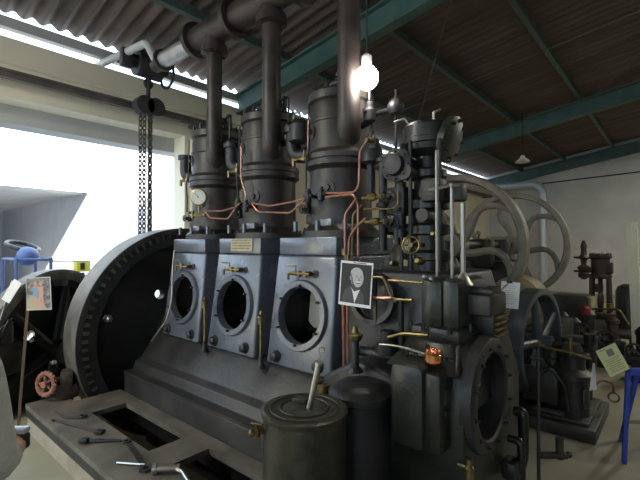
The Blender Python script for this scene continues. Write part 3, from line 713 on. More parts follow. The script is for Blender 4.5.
# block A
A0 = (-1.075, -.885, 2.05, 2.50)
m = MB(); m.b2(A0[0], A0[1]-.05, A0[2], A0[3]-.1, 1.12, 1.425, .05); m.b2(A0[1]-.10, A0[1]+.03, A0[2]+.025, A0[3], 1.12, 1.42, .045); m.b2(A0[0]-.03, A0[1]+.05, A0[2]-.03, A0[3]+.05, 1.10, 1.17, .015)
ga_ = m.build('gear_housing', 'green', E)
m = MB(); m.hull8([(A0[0]-.10,1.86,.98),(A0[1]+.10,1.86,.98),(A0[1]+.10,2.6,.98),(A0[0]-.10,2.6,.98)], [(A0[0]-.02,2.03,1.11),(A0[1]+.03,2.03,1.11),(A0[1]+.03,2.55,1.11),(A0[0]-.02,2.55,1.11)]); m.bevel(.015,2); m.build('housing_skirt', 'green', ga_)
m = MB()
for x, y in ((-1.11,2.03), (-1.02,2.0), (-.88,2.0), (-.83,2.15), (-.83,2.3)): m.cyl((x,y,1.15), (x,y,1.19), .011, n=6)
build_each(m, 'housing_bolt', 'green', ga_)
m = MB(); m.box((-.80, 2.31, 1.285), (.13,.26,.11), None, .015); m.cyl((-.86,2.25,1.35),(-.74,2.25,1.35),.025,n=12); m.cyl((-.80,2.40,1.30),(-.80,2.40,1.37),.025,n=10); m.build('lubricator_box', 'oily', E)
m = MB(); m.b2(-.86, -.75, 2.27, 2.47, 1.10, 1.23, .008); lub = m.build('sight_feed_rack', 'oily', E)
for j in range(5):
    for k in range(4):
        m = MB(); q = Vector((-.75, 2.285+j*.04, 1.115+k*.032)); m.lathe([(.007,0),(.010,.008),(.009,.018),(.004,.024)], q, (1,0,0), 8); m.build('brass_nipple', 'brass', lub)
# block B: cover box
m = MB(); m.b2(-1.085, -.90, 1.76, 1.95, .63, 1.03, .04); m.b2(-.93, -.83, 1.79, 1.98, .63, 1.00, .02); m.b2(-1.10, -.82, 1.93, 2.2, .60, 1.05, .02)
cb = m.build('cover_box', 'green', E); 
m = MB(); m.b2(-.835, -.822, 1.83, 1.89, .86, .92); m.b2(-.835, -.822, 1.83, 1.87, .80, .83); build_each(m, 'cover_label', 'drum', cb)
m = MB()
for k in range(5): m.cyl((-1.06+k*.05, 1.90, 1.04), (-1.06+k*.05, 1.90, 1.065), .010, n=6)
build_each(m, 'cover_bolt', 'green', cb)
# end frame with big round opening
m = MB()
arch = [(1.90,-.0),(1.90,.80),(1.93,.96),(2.02,1.08),(2.12,1.12),(2.30,1.12),(2.42,1.06),(2.60,.98),(2.74,.90),(2.78,.80),(2.78,0)]
m.prism(arch, 'x', -1.14, -.765); m.bevel(.012, 2)
cc = MB(); cc.cyl((-1.0, 2.19, .83), (-.5, 2.19, .83), .225, n=48); m.cut(cc); ef = m.build('end_frame', 'green', E, ang=30); ef.data.materials.append(M['web'])  # inside of the opening painted black to deepen its shade
for p in ef.data.polygons:
    q = p.center+E.location
    if (q.y-2.19)**2+(q.z-.83)**2 < .23**2 and q.x < -.77: p.material_index = 1
m = MB(); m.ringlathe([(.215,-.02),(.215,.03),(.225,.04),(.275,.04),(.29,.03),(.30,-.02)], (-.765, 2.19, .83), (1,0,0), 56); m.build('opening_ring', 'bed', ef)
m = MB(); studs(m, (-.73, 2.19, .83), (1,0,0), .25, 12, .011, .012, .2); build_each(m, 'ring_bolt', 'green', ef)
m = MB(); m.cyl((-.99, 2.19, .83), (-.9, 2.19, .83), .10, n=24); m.box((-.93, 2.19, .72), (.08,.09,.3), None, .02); m.cyl((-.92,2.05,.95),(-.86,2.05,.95),.03,n=10); m.build('crank_end', 'oily', ef)
m = MB(); q = Vector((-.765, 2.02, .93)); m.cyl(q, q+Vector((.03,0,0)), .012, n=8); m.build('split_pin', 'steel', ef)
m = MB(); m.tube([(-.75,2.62,.62),(-.70,2.62,.62),(-.70,2.62,.35),(-.70,2.4,.30)], .03, 12, .06); m.tube([(-.75,2.5,.5),(-.68,2.5,.5),(-.68,2.5,.0)], .022, 10, .05); m.box((-.72,2.45,.36),(.08,.12,.1),None,.02); m.build('drain_pipe', 'green', ef)
m = MB(); q = P(468, 466, x=-.74); m.lathe([(.012,-.06),(.022,-.05),(.022,0),(.014,.01),(.014,.04)], q, (0,0,1), 10); m.cyl(q, q-Vector((.05,0,0)), .012, n=8); m.build('drain_tap', 'brass', ef)
m = MB(); m.cyl((-.62, 2.62, 0), (-.62, 2.62, 1.02), .010, n=8); m.cyl((-.66,2.62,.95),(-.60,2.62,.95),.012,n=8); m.tube([(-.62,2.62,.40),(-.5,2.72,.40)], .02, 8); m.cyl((-.53,2.70,.38),(-.53,2.70,.50),.022,n=8); m.sphere((-.49,2.74,.40),.018,8,6); m.build('control_rod', 'oily', ef)
m = MB(); m.lathe([(.02,0),(.035,.008),(.02,.016)], (-.62,2.62,1.02), (0,0,1), 12); m.build('rod_cap', 'brass', ef)
# copper oil pot with rod
p = P(433, 357, y=1.88); 
m = MB(); m.lathe([(.032,-.03),(.042,-.02),(.044,.015),(.034,.028),(.030,.03)], (p.x, p.y, p.z), (0,0,1), 20)
for k in range(4):
    a = R(45)+k*PI/2; m.cyl((p.x+.028*math.cos(a), p.y+.028*math.sin(a), p.z+.02), (p.x+.028*math.cos(a), p.y+.028*math.sin(a), p.z+.042), .008, n=8)
m.sphere((p.x, p.y, p.z+.03), .018, 12, 8); op = m.build('copper_oil_pot', 'copperpot', E)
cu('oil_rod', [(379,344,1.86),(393,345,1.86),(410,349,1.87),(425,354,1.88)], r=.006, mt='rod')
cu('brass_lever', [(388,337,1.95),(404,333,1.95),(428,335,1.95)], r=.010, mt='brass')
# polished rods over the housing
for (u, vt, vb, y, r) in ((437, 150, 282, 2.22, .010), (452, 186, 282, 2.22, .010), (463, 203, 282, 2.22, .014)):
    a = P(u, vt, y=y); b = P(u, vb, y=y); b.z = 1.385
    m = MB(); m.cyl(b, a, r, n=10); vr = m.build('valve_rod', 'rod', E)
    if u == 463:
        m = MB(); m.lathe([(.055,1.385),(.045,1.40),(.018,1.44),(.014,1.45)], (b.x, b.y, 0), (0,0,1), 16); m.build('rod_funnel', 'rod', vr)
m = MB(); m.tube([P(429,190,y=2.22), P(452,185,y=2.22), P(460,185,y=2.24)], .010, 8); m.sphere(P(452,185,y=2.22), .016, 10, 8); m.build('rod_crossbar', 'rod', E)
for (u, v) in ((424,277), (431,279)):
    m = MB(); m.sphere(P(u, v, y=2.04), .013, 10, 8); m.build('polished_nut', 'steel', E)

# ------------------------------------------------------------------ PORTRAIT (hangs on the copper pipes)
po = P(355.5, 284, y=1.99)
card = MB(); wP, hP = .205, .265
rot = Matrix.Translation(po) @ Matrix.Rotation(R(14), 4, 'Z') @ Matrix.Rotation(R(4), 4, 'Y')
pr = empty('portrait_photo', po, 'black and white portrait of an elderly man in suit hung on the engine pipes', 'photograph')
def flat(mb, poly, y0, y1): return mb.prism(poly, 'y', y0, y1)
def pbuild(mb, name, mt, parent, rt, base):
    mb.move(Matrix.Translation(-base) @ rt); return mb.build(name, mt, parent, smooth=False, local=True)
m = MB(); m.b2(-wP/2, wP/2, -.001, .001, -hP/2, hP/2); pbuild(m, 'card', 'paper', pr, rot, po)
m = MB(); m.b2(-wP/2+.008, wP/2-.008, -.0015, -.001, -hP/2+.018, hP/2-.014); pc = pbuild(m, 'picture', 'g3', pr, rot, po)
m = MB(); flat(m, [(-.085,-.113),(.06,-.113),(.055,-.06),(.02,-.02),(-.03,-.01),(-.07,-.045)], -.0020, -.0015); pbuild(m, 'suit', 'g4', pc, rot, po)
m = MB(); flat(m, circ(.014,.036,.034,.054), -.0025, -.0020); flat(m, circ(.004,.064,.038,.034), -.0026, -.0020); flat(m, circ(-.030,.034,.008,.014,12), -.0026, -.0020); pbuild(m, 'face', 'g2', pc, rot, po)
m = MB(); flat(m, [(-.02,-.035),(-.03,-.02),(-.005,-.045),(.03,-.03),(.02,-.055),(.0,-.113),(-.012,-.06)], -.0024, -.0020); pbuild(m, 'collar', 'paper', pc, rot, po)
m = MB(); flat(m, circ(.006,.042,.006,.0035,10), -.0030, -.0026); flat(m, circ(.032,.042,.005,.0035,10), -.0030, -.0026); flat(m, [(.020,.045),(.028,.020),(.016,.018)], -.0030,-.0026)
flat(m, circ(.018,.006,.016,.004,12), -.0030, -.0026); flat(m, [(-.030,.062),(-.034,.03),(-.026,.0),(-.018,-.012),(-.022,.03),(-.026,.062)], -.0029, -.0026); m.b2(-.002,.012,-.003,-.0026,.049,.052); m.b2(.027,.038,-.003,-.0026,.049,.052); pbuild(m, 'features', 'g1', pc, rot, po)
m = MB(); flat(m, [(-.004,.014),(.018,.019),(.036,.013),(.018,.010)], -.0031,-.0026); pbuild(m, 'moustache', 'paper', pc, rot, po)
m = MB(); m.b2(-.02,.06,-.0016,-.001,hP/2-.010,hP/2-.005); pbuild(m, 'caption', 'redp', pr, rot, po)
m = MB(); m.tube([po+Vector((0,.01,hP/2-.01)), po+Vector((0,.06,hP/2+.02))], .002, 5); m.build('hook', 'steel', pr)

# ------------------------------------------------------------------ PHOTO ON BROWN STAND
st = P(22, 452, z=0); st = P(20, 425, d=3.6)
base = Vector((st.x, st.y, 0))
sd = empty('picture_stand', base, 'slim brown post stand holding a colour photograph beside the deck corner', 'stand')
top = P(29, 296, d=3.6); bot = P(20, 425, d=3.6)
dirn = (top-bot).normalized(); ft = bot-dirn*(bot.z/dirn.z)
m = MB(); L_ = (top-ft).length; mid = (top+ft)/2; rm = dirn.to_track_quat('Z','Y').to_matrix(); m.box(mid, (.05,.02,L_), rm @ Matrix.Rotation(R(30),3,'Z')); m.build('post', 'rustbrown', sd, smooth=False)
m = MB(); m.lathe([(.05,0),(.05,.012),(.03,.02)], (ft.x, ft.y, 0), (0,0,1), 24); m.build('foot', 'rustbrown', sd)
pc_ = P(39, 293.5, d=3.56); rt = Matrix.Translation(pc_) @ Matrix.Rotation(R(YAW-4), 4, 'Z') @ Matrix.Rotation(R(-3), 4, 'Y') @ Matrix.Diagonal((1.22,1,1.22,1))
ph = empty('colour_photo', pc_, 'small colour photograph of two people clipped on the brown stand', 'photograph')
m = MB(); m.b2(-.092,.092,-.001,.001,-.115,.115); pbuild(m, 'card', 'g2', ph, rt, pc_)
m = MB(); m.b2(-.086,.086,-.0015,-.001,-.109,.109); pp = pbuild(m, 'picture', 'photobg', ph, rt, pc_)
m = MB(); flat(m, [(-.086,-.109),(.06,-.109),(-.01,-.02),(-.086,.0)], -.002, -.0015); pbuild(m, 'sand', 'photosand', pp, rt, pc_)
m = MB()
for x0 in (-.022, .018):
    flat(m, circ(x0,.07,.012,.016,12), -.0028,-.002); flat(m, [(x0-.02,.05),(x0+.02,.05),(x0+.016,-.01),(x0+.02,-.09),(x0+.006,-.09),(x0,-.02),(x0-.008,-.095),(x0-.02,-.095),(x0-.016,-.01)], -.0026,-.002)
pbuild(m, 'figures', 'photoskin', pp, rt, pc_)
m = MB(); flat(m, [(-.044,.045),(-.008,.04),(-.006,-.03),(-.038,-.025)], -.0032,-.0026); pbuild(m, 'dress', 'photoblue', pp, rt, pc_)

# ------------------------------------------------------------------ VALVE WHEEL ASSEMBLY ON DECK CORNER
vp = P(47, 383.5, y=1.17); vr_ = empty('rusty_valve', (vp.x, vp.y+.1, .24), 'rusty red handwheel valve on the deck corner beside the flywheel', 'valve')
ax = Vector((.45,-.9,.1)).normalized()
m = MB()
m.torus(vp, ax, .088, .020, 30, 10)
a_, u_, w_ = basis(ax)
for k in range(18):
    q = vp+(u_*math.cos(2*PI*k/18)+w_*math.sin(2*PI*k/18))*.105; m.sphere(q, .012, 8, 6)
m.build('handwheel', 'rust', vr_)
m = MB()
for k in range(5):
    q = (u_*math.cos(2*PI*k/5)+w_*math.sin(2*PI*k/5)); m.cyl(vp, vp+q*.085, .010, n=6)
m.cyl(vp-ax*.02, vp+ax*.03, .028, n=12); m.build('spokes', 'rust', vr_)
m = MB(); m.cyl(vp-ax*.14, vp-ax*.01, .035, n=14); m.box((vp.x-.03, vp.y+.17, .30), (.22,.14,.12), None, .02); m.box((vp.x-.02, vp.y+.17, .40), (.2,.1,.14), R(-20), .02); m.build('valve_body', 'darkbrown', vr_)
m = MB(); q = P(55, 362, y=1.30); m.lathe([(.02,-.04),(.022,0),(.012,.01)], q, (1,.2,.2), 10); m.build('steel_plug', 'steel', vr_)

# ------------------------------------------------------------------ TOOLS ON THE DECK
def D(u, v, z=.25): return P(u, v, z=z)
m = MB(); m.tube([D(57,410.5), D(64,416), D(80,416.5)], .006, 6); m.torus(D(84,415,.252), (0,0,1), .022, .009, 18, 8); tag(m.build('ring_spanner', 'iron'), 'thin cranked ring spanner on the deck nearest the flywheel', 'spanner')
m = MB(); m.tube([D(54,418.5), D(97,430)], .007, 6); m.torus(D(55,419,.25), (0,0,1), .012, .006, 12, 6); m.box(D(101,430.5,.255), (.06,.05,.02), R(30), .004); tag(m.build('pin_bar', 'iron'), 'long thin bar with a block end lying on the deck', 'bar')
m = MB(); m.tube([D(86,440), D(122,439)], [.018,.009], 8); m.box(D(85,439,.262), (.06,.05,.022), R(45), .006); tag(m.build('wrench', 'iron'), 'dark pipe wrench lying beside the first open pit', 'wrench')
a, b = D(128,440), D(147,467)
m = MB(); d_ = (b-a); m.box((a+b)/2, (d_.length*.8,.032,.010), math.atan2(d_.y, d_.x)); m.ringlathe([(.022,-.008),(.022,.008),(.042,.008),(.042,-.008)], b, (0,0,1), 6); m.ringlathe([(.014,-.008),(.014,.008),(.028,.008),(.028,-.008)], a, (0,0,1), 12)
tag(m.build('flat_spanner', 'bed'), 'wide flat open spanner lying by the bright pipe fitting', 'spanner')
tf = empty('tee_fitting', D(160,465), 'bright steel tee tool with round shank at the deck front edge', 'pipe tool')
m = MB(); a, b = D(156,467,.272), D(181,466,.272); m.cyl(a, b, .022, n=16); m.lathe([(.03,-.012),(.03,.012)], a, (b-a), 12); m.build('socket', 'steel', tf)
m = MB(); m.tube([D(177,467,.27), D(183,470,.27), D(193,486,.27), D(200,500,.265)], .012, 10, .03); m.build('handle', 'steel', tf)
m = MB(); m.tube([D(118,461,.252), D(146,463,.252)], .007, 6); m.build('tommy_bar', 'steel', tf)

# ------------------------------------------------------------------ OIL TANK (drum) with syringe
DX, DY = -1.295, 1.385; DR = .187
dr = empty('oil_drum', (DX, DY, .24), 'tall oily olive drum with side tap standing in front of the engine', 'drum')
m = MB(); m.lathe([(DR-.01,.24),(DR,.25),(DR,.84),(DR-.006,.845)], (DX,DY,0), (0,0,1), 48)
m.build('tank', 'drum', dr)
m = MB(); m.lathe([(DR+.006,.838),(DR+.010,.846),(DR+.010,.858),(DR-.004,.864),(DR-.03,.858),(.10,.862),(.09,.868),(.03,.87)], (DX,DY,0), (0,0,1), 48); ld = m.build('lid', 'drum', dr)
m = MB(); m.torus((DX,DY,.866), (0,0,1), .11, .004, 40, 6); m.torus((DX,DY,.866), (0,0,1), .155, .004, 40, 6); m.box((DX-.045, DY+.02, .88), (.07,.04,.025), R(20), .006); build_each(m, 'lid_ridge', 'drum', ld)
m = MB(); q = P(263, 430, d=1.82)
ctr = Vector((DX, DY, q.z)); n = (q-ctr).normalized()
s0 = ctr+n*DR
m.cyl(s0-n*.01, s0+n*.05, .012, n=10); m.lathe([(.017,-.018),(.017,.018)], s0+n*.035, (0,0,1), 10); m.sphere(s0+n*.055, .018, 10, 8); m.cyl(s0+n*.035, s0+n*.035+Vector((0,0,.035)), .007, n=8)
tp = m.build('tap', 'brass', dr)
m = MB(); m.cyl(s0+n*.035+Vector((-.025,-.01,.036)), s0+n*.035+Vector((.025,.01,.036)), .006, n=8); m.build('tap_handle', 'brass', tp)
a = P(309, 397, d=1.87); a.z = .86; b = P(319, 361, d=1.86)
sy = empty('oil_syringe', a, 'steel oil syringe with wire ring handle standing on the drum lid', 'oil syringe')
dv = (b-a).normalized()
m = MB(); m.cyl(a, b-dv*.0, .0135, n=14); m.lathe([(.010,-.0),(.017,.004),(.017,.016),(.013,.02)], b-dv*.02, dv, 14); m.build('barrel', 'steel', sy)
m = MB(); m.cyl(b, b+dv*.04, .003, n=6); c = b+dv*.052; m.torus(c, (-.655,.755,0), .013, .003, 18, 6); m.build('ring_handle', 'steel', sy)
m = MB(); p = P(325, 383, y=1.93); m.lathe([(.045,-.05),(.05,-.01),(.05,0),(.045,.002),(.04,-.01)], p, (0,0,1), 20); m.cyl(p-Vector((0,0,.2)), p-Vector((0,0,.04)), .02, n=10); m.build('drip_cup', 'brass', E)

# ------------------------------------------------------------------ LEFT STATIONARY ENGINE (behind the deck)
LX, LY, LZ = -5.02, 1.28, .0
le = empty('stationary_engine', (-4.95, 1.05, 0), 'smaller dark stationary engine with grey rimmed flywheel left of the big flywheel', 'engine')
wc = P(60, 351, x=-4.98); RL = .87
m = MB(); m.ringlathe([(RL,0),(RL,-.13),(RL-.03,-.14),(RL-.10,-.14),(RL-.11,0),(RL-.03,.012)], wc, (.86,.52,0), 72); lf = m.build('flywheel', 'rim', le, ang=25)
ax = Vector((.86,.52,0)).normalized(); a_, u_, w_ = basis(ax)
m = MB(); m.ringlathe([(RL-.10,-.02),(RL-.10,-.10),(RL-.18,-.10),(RL-.18,-.02)], wc, ax, 64); m.build('inner_rim', 'web', lf)
m = MB()
for k in range(12):
    a = 2*PI*k/12; q = wc+(u_*math.cos(a)+w_*math.sin(a))*(RL-.14); rm = Matrix((ax, u_*math.cos(a)+w_*math.sin(a), -u_*math.sin(a)+w_*math.cos(a))).transposed(); m.box(q+ax*.0, (.06,.07,.16), rm, .008)
build_each(m, 'rim_lug', 'bed', lf)
m = MB()
for k in range(6):
    a = 2*PI*k/6+.3; q = (u_*math.cos(a)+w_*math.sin(a)); m.tube([wc-ax*.06+q*.08, wc-ax*.06+q*(RL-.15)], [.06,.04], 10)
m.cyl(wc-ax*.16, wc+ax*.08, .12, n=24); m.build('spokes', 'web', lf)
m = MB(); m.cyl(wc-ax*.13, wc-ax*.11, RL-.12, n=48); m.build('back_disc', 'web', lf)
m = MB()
m.box((-5.0,.78,.25), (.62,.4,.5), R(20), .03); m.box((-4.75,.98,.55), (.22,.25,.3), R(20), .04); m.tube([(-4.75,.98,.55),(-4.75,.98,.85)], .09, 18); m.build('body', 'oily', le)
m = MB(); m.tube([(-4.65,.75,.72),(-4.75,.88,.95),(-4.95,1.0,1.0)], .03, 10, .08); m.build('pipe', 'rust', le)
m = MB(); q = P(31, 336, d=3.8); m.lathe([(.045,0),(.05,.02),(.03,.03)], q, (.4,-.7,.6), 18); m.cyl(q, q-Vector((.0,-.01,.05)), .02, n=8); m.build('steel_cap', 'steel', le)
m = MB(); m.box((-5.02,.62,.50), (.5,.34,.03), R(20), .01); m.build('shelf', 'bluegrey', le)
q = P(9, 300, d=4.2)
m = MB(); q0 = P(12, 291, d=3.5); m.move(Matrix.Identity(4)); m.box(q0, (.075,.002,.20), Matrix.Rotation(R(YAW),3,'Z') @ Matrix.Rotation(R(32),3,'Y')); m.box(q0+Vector((0,.004,-.0)), (.01,.004,.16), Matrix.Rotation(R(YAW),3,'Z') @ Matrix.Rotation(R(32),3,'Y'))
m.tube([q0+Vector((0,0,.09)), (wc.x+.40,wc.y-.62,wc.z+.35), (wc.x+.30,wc.y-.48,wc.z+.45)], .003, 5); tag(m.build('paper_notice', 'paper', smooth=False), 'narrow tilted white paper notice by the smaller engine at left', 'notice')

# ------------------------------------------------------------------ TWIN FLYWHEEL ENGINE (khaki)
te = empty('twin_flywheel_engine', (-1.8, 5.35, 0), 'khaki engine with two big curved spoke flywheels behind the compressor end', 'engine')
def bigwheel(y, x=-1.80, z=1.60, Rr=.73):
    m = MB(); m.ringlathe([(Rr,-.06),(Rr,.06),(Rr-.02,.075),(Rr-.06,.075),(Rr-.075,.05),(Rr-.075,-.05),(Rr-.06,-.075),(Rr-.02,-.075)], (x, y, z), (0,1,0), 72)
    wh = m.build('flywheel', 'bigwheel', te, ang=40)
    m = MB()
    for k in range(6):
        a = k*PI/3+R(20); pts = []
        for j in range(9):
            f = j/8; rr = .1+(Rr-.16)*f; aa = a+.75*math.sin(PI*f*.9)*(.75); pts.append((x+rr*math.cos(aa), y, z+rr*math.sin(aa)))
        m.tube(pts, [.045-.012*j/8 for j in range(9)], 10)
    m.build('curved_spokes', 'bigwheel', wh)
    m = MB(); m.lathe([(.09,-.13),(.13,-.12),(.13,.12),(.09,.13)], (x, y, z), (0,1,0), 28); m.lathe([(.05,-.2),(.05,.2)], (x, y, z), (0,1,0), 18); m.build('hub', 'bigwheel', wh)
bigwheel(4.2); bigwheel(6.2)
m = MB(); m.cyl((-1.8, 3.98, 1.6), (-1.8, 6.4, 1.6), .05, n=20); m.build('crankshaft', 'iron', te)
m = MB(); m.b2(-2.4, -1.0, 4.85, 5.95, 0, .7, .03); m.hull8([(-2.2,4.95,.7),(-1.2,4.95,.7),(-1.2,5.85,.7),(-2.2,5.85,.7)], [(-2.05,5.1,1.4),(-1.5,5.1,1.4),(-1.5,5.7,1.4),(-2.05,5.7,1.4)]); m.build('engine_bed', 'oily', te)
m = MB(); m.lathe([(.23,-.22),(.28,-.18),(.28,.16),(.23,.22),(.1,.26)], (-1.40, 5.10, .97), (0,1,0), 40); m.build('crankcase_drum', 'tan', te)
m = MB()
for y in (5.05, 5.65): m.box((-1.8, y, 1.5), (.26,.16,.34), None, .03)
m.cyl((-2.5,5.35,1.25),(-1.9,5.35,1.3),.2,n=24); m.box((-2.0,5.35,1.62), (.22,.3,.1), None, .03); build_each(m, 'bearing_block', 'oily', te)
m = MB(); m.lathe([(.02,0),(.03,.02),(.02,.05)], P(489, 239, y=5.0), (0,-1,0), 10); m.lathe([(.02,0),(.03,.02),(.02,.05)], P(479, 233, y=5.0), (0,-1,0), 10); m.tube([P(489,239,y=5.0), (-1.9,5.2,1.6)], .01, 6); m.tube([P(479,233,y=5.0), (-1.9,5.2,1.6)], .01, 6); build_each(m, 'oiler', 'brass', te)
# hanging white sheet
q = P(509.5, 295, y=2.66); m = MB(); m.box(q, (.105,.002,.16), Matrix.Rotation(R(25),3,'Z') @ Matrix.Rotation(R(4),3,'Y')); ws = empty('instruction_sheet', q, 'white paper sheet hanging beside the khaki flywheel rim', 'notice')
m.build('sheet', 'paper', ws, smooth=False)
m = MB(); 
for k in range(9): m.box(q+Vector((.001,-.003,.055-k*.013)), (.075-.01*(k % 3),.001,.003), Matrix.Rotation(R(25),3,'Z') @ Matrix.Rotation(R(4),3,'Y'))
m.build('print', 'g2', ws, smooth=False)
m = MB(); m.box(q+Vector((0,-.002,.08)), (.03,.012,.016)); m.tube([q+Vector((0,0,.08)), (-.80,2.44,1.31)], .003, 5); m.build('clip', 'ink', ws)

# ------------------------------------------------------------------ SMALL ENGINE WITH BLUE GREY FLYWHEEL
se = empty('small_engine', (-.95, 4.35, 0), 'small oily engine on a black base with blue grey spoked flywheel', 'engine')
m = MB(); m.b2(-1.45,-.52,3.95,4.78,0,.11,.01); m.b2(-1.40,-.57,4.0,4.73,.11,.14,.01); m.build('base', 'oily', se)
wx, wy, wz, wr = -1.03, 4.38, .665, .515
m = MB(); m.ringlathe([(wr,.04),(wr,-.10),(wr-.02,-.11),(wr-.05,-.11),(wr-.06,-.10),(wr-.06,.035),(wr-.05,.045),(wr-.02,.045)], (wx,wy,wz), (.992,-.12,0), 64); sw = m.build('flywheel', 'bluegrey', se, ang=40)
m = MB()
for k in range(5):
    a = 2*PI*k/5+.55; q = Vector((.12*math.cos(a), .992*math.cos(a), math.sin(a))); m.tube([Vector((wx,wy,wz))+q*.07, Vector((wx,wy,wz))+q*(wr-.05)], [.045,.03], 10)
m.cyl((wx-.13,wy,wz),(wx+.12,wy,wz),.08,n=20); m.build('spokes', 'bluegrey', sw)
m = MB(); m.cyl((wx-.1,wy,wz),(-.62,wy,wz),.035,n=14); m.b2(-.90,-.70,4.12,4.6,.14,.50,.03); m.lathe([(.13,.12),(.13,.45),(.16,.46),(.16,.49),(.12,.51),(.10,.53),(.10,.62),(.13,.63),(.13,.66),(.09,.67),(.06,.74)], (-.72,4.20,0), (0,0,1), 24); m.cyl((-.62,4.42,.5),(-.62,4.42,.80),.05,n=14); m.box((-.80,4.5,.62),(.12,.16,.24),None,.02); m.cyl((-.86,4.3,.58),(-.66,4.3,.58),.05,n=14)
m.box((-.72,4.5,.5),(.18,.2,.5),None,.03); m.box((-.95,4.1,.36),(.3,.12,.3),None,.03); m.build('engine_block', 'oily', se)
m = MB(); m.tube([(-.92,4.05,.70),(-.72,4.02,.70),(-.56,4.05,.66)], .012, 8); m.cyl((-.72,4.1,.66),(-.72,4.1,.80),.018,n=10); m.build('fuel_pipe', 'brass', se)
m = MB(); m.torus((-.62,4.12,.3), (1,0,0), .07, .012, 20, 8); m.tube([(-.95,4.02,.45),(-.85,4.0,.55),(-.75,4.03,.40),(-.72,4.02,.2)], .012, 8, .04); m.tube([(-.58,4.2,.7),(-.55,4.3,.8),(-.6,4.5,.75),(-.62,4.6,.4)], .014, 8, .05); m.lathe([(.03,0),(.045,.02),(.03,.08),(.015,.1)], (-.86,4.1,.6), (0,0,1), 12); m.cyl((-1.0,4.02,.16),(-.75,4.02,.16),.03,n=10); m.lathe([(.04,0),(.05,.05),(.02,.1)], (-1.2,4.05,.30), (0,0,1), 12); m.box((-1.26,4.1,.22),(.18,.14,.12),R(20),.02); m.cyl((-1.12,4.08,.42),(-1.2,4.06,.42),.03,n=12); build_each(m, 'fitting', 'bed', se)
m = MB(); m.tube([(-.60,4.3,.35),(-.54,4.45,.40),(-.46,4.55,.36),(-.46,4.55,.28)], .012, 8, .04); m.torus((-.46,4.55,.235),(0,1,0),.04,.008,16,6); m.build('lifting_chain', 'rust', se)
m = MB(); m.cyl((-.66,4.66,.14),(-.66,4.66,.6),.025,n=10); m.lathe([(.05,0),(.07,.03),(.07,.12),(.04,.15)], (-.66,4.66,.6), (0,0,1), 16); m.build('fuel_tank', 'darkbrown', se)
q = P(591, 377, y=4.02); m = MB(); m.prism([(q.x-.02,q.z-.11),(q.x+.03,q.z-.09),(q.x+.02,q.z+.12),(q.x+.005,q.z+.12)], 'y', 4.02, 4.024); tag(m.build('small_card', 'paper', smooth=False), 'narrow white card hanging on the small oily engine', 'notice')

# ------------------------------------------------------------------ BLUE TRESTLE + YELLOW SHEET
bt = empty('blue_trestle', (-.2, 3.78, 0), 'bright blue steel trestle at the right edge of the hall', 'trestle')
tp0 = P(627, 371, d=3.05); z0 = tp0.z
def TB(mb, a, b, w=.035):
    a = Vector(a); b = Vector(b); d = b-a; mb.box((a+b)/2, (w, w, d.length), d.to_track_quat('Z','Y').to_matrix())
f1 = P(622, 462, z=0); rr_ = Vector((.755,.655,0)); ff_ = Vector((-.655,.755,0))
m = MB(); TB(m, tp0, tp0+rr_*.55, .045); m.build('top_rail', 'bluep', bt, smooth=False)
for k, (a, b) in enumerate(((tp0, f1), (tp0+rr_*.07, f1+ff_*.36+rr_*.24), (tp0+rr_*.52, f1+rr_*.6), (tp0+rr_*.5, f1+ff_*.36+rr_*.6))):
    m = MB(); a = Vector(a); b = Vector(b); b.z = .0; TB(m, a, b, .028); m.build('leg', 'bluep', bt, smooth=False)
h1 = tp0.lerp(Vector((f1.x,f1.y,0)), .55); h2 = (tp0+rr_*.07).lerp(f1+ff_*.36+rr_*.24, .55); 
m = MB(); TB(m, h1, Vector((h2.x,h2.y,h1.z)), .018); TB(m, h1, Vector((h1.x,h1.y,h1.z))+rr_*.55, .018); m.build('stay', 'steel', bt, smooth=False)
q = P(611.5, 359.5, d=2.98)
ys = empty('yellow_sheet', q, 'tilted pale yellow information sheet leaning out from the blue trestle', 'notice')
SG = -1
rmY = Matrix.Rotation(R(YAW-8),3,'Z') @ Matrix.Rotation(R(28)*SG,3,'Y')
m = MB(); m.box(q, (.145,.003,.205), rmY); m.build('sheet', 'yellowpaper', ys, smooth=False)
m = MB(); m.box(q+rmY@Vector((.01,-.003,.055)), (.045,.001,.05), rmY)
m.build('picture', 'g1', ys, smooth=False)
m = MB()
for k in range(7): m.box(q+rmY@Vector((0,-.003,.012-k*.015)), (.11-.02*(k % 2),.001,.004), rmY)
m.box(q+rmY@Vector((-.03,-.003,.09)), (.05,.001,.006), rmY); m.build('print', 'photosand', ys, smooth=False)

# ------------------------------------------------------------------ BACKGROUND RIGHT: bench of machines, column engine, board
m = MB(); a = P(632, 222, d=5.5); b = P(637, 366, d=5.5); b.z = 0
m.box((a+b)/2, (.11,.03,(a-b).length), (a-b).to_track_quat('Z','Y').to_matrix() @ Matrix.Rotation(R(40),3,'Z')); tag(m.build('timber_board', 'wood', smooth=False), 'tall pale timber board standing upright behind the blue trestle', 'board')
ce = P(594, 322, d=7.0); ce.z = .34
mb_ = empty('machine_bench', (-.8, 7.6, 0), 'long low dark bench loaded with machine parts before the white end wall', 'bench')
m = MB(); bx0, bx1, by0, by1 = -2.2, 1.2, 7.2, 8.5
m.b2(bx0,bx1,by0,by1,.28,.34,.01); m.build('bench_top', 'oily', mb_)
for x in (-2.1,-.5,1.1):
    for y in (7.3,8.4): m = MB(); m.b2(x-.05,x+.05,y-.05,y+.05,0,.28); m.build('leg', 'oily', mb_, smooth=False)
vx, vy = P(594, 300, d=7.3).x, P(594, 300, d=7.3).y
vy = max(vy, 7.45); t_=.675; vx = vy*(.755*t_-.655)/(.655*t_+.755)
ve = empty('vertical_engine', (vx, vy, .34), 'tall dark brown vertical engine standing on the dark bench', 'engine')
hh = 1.45
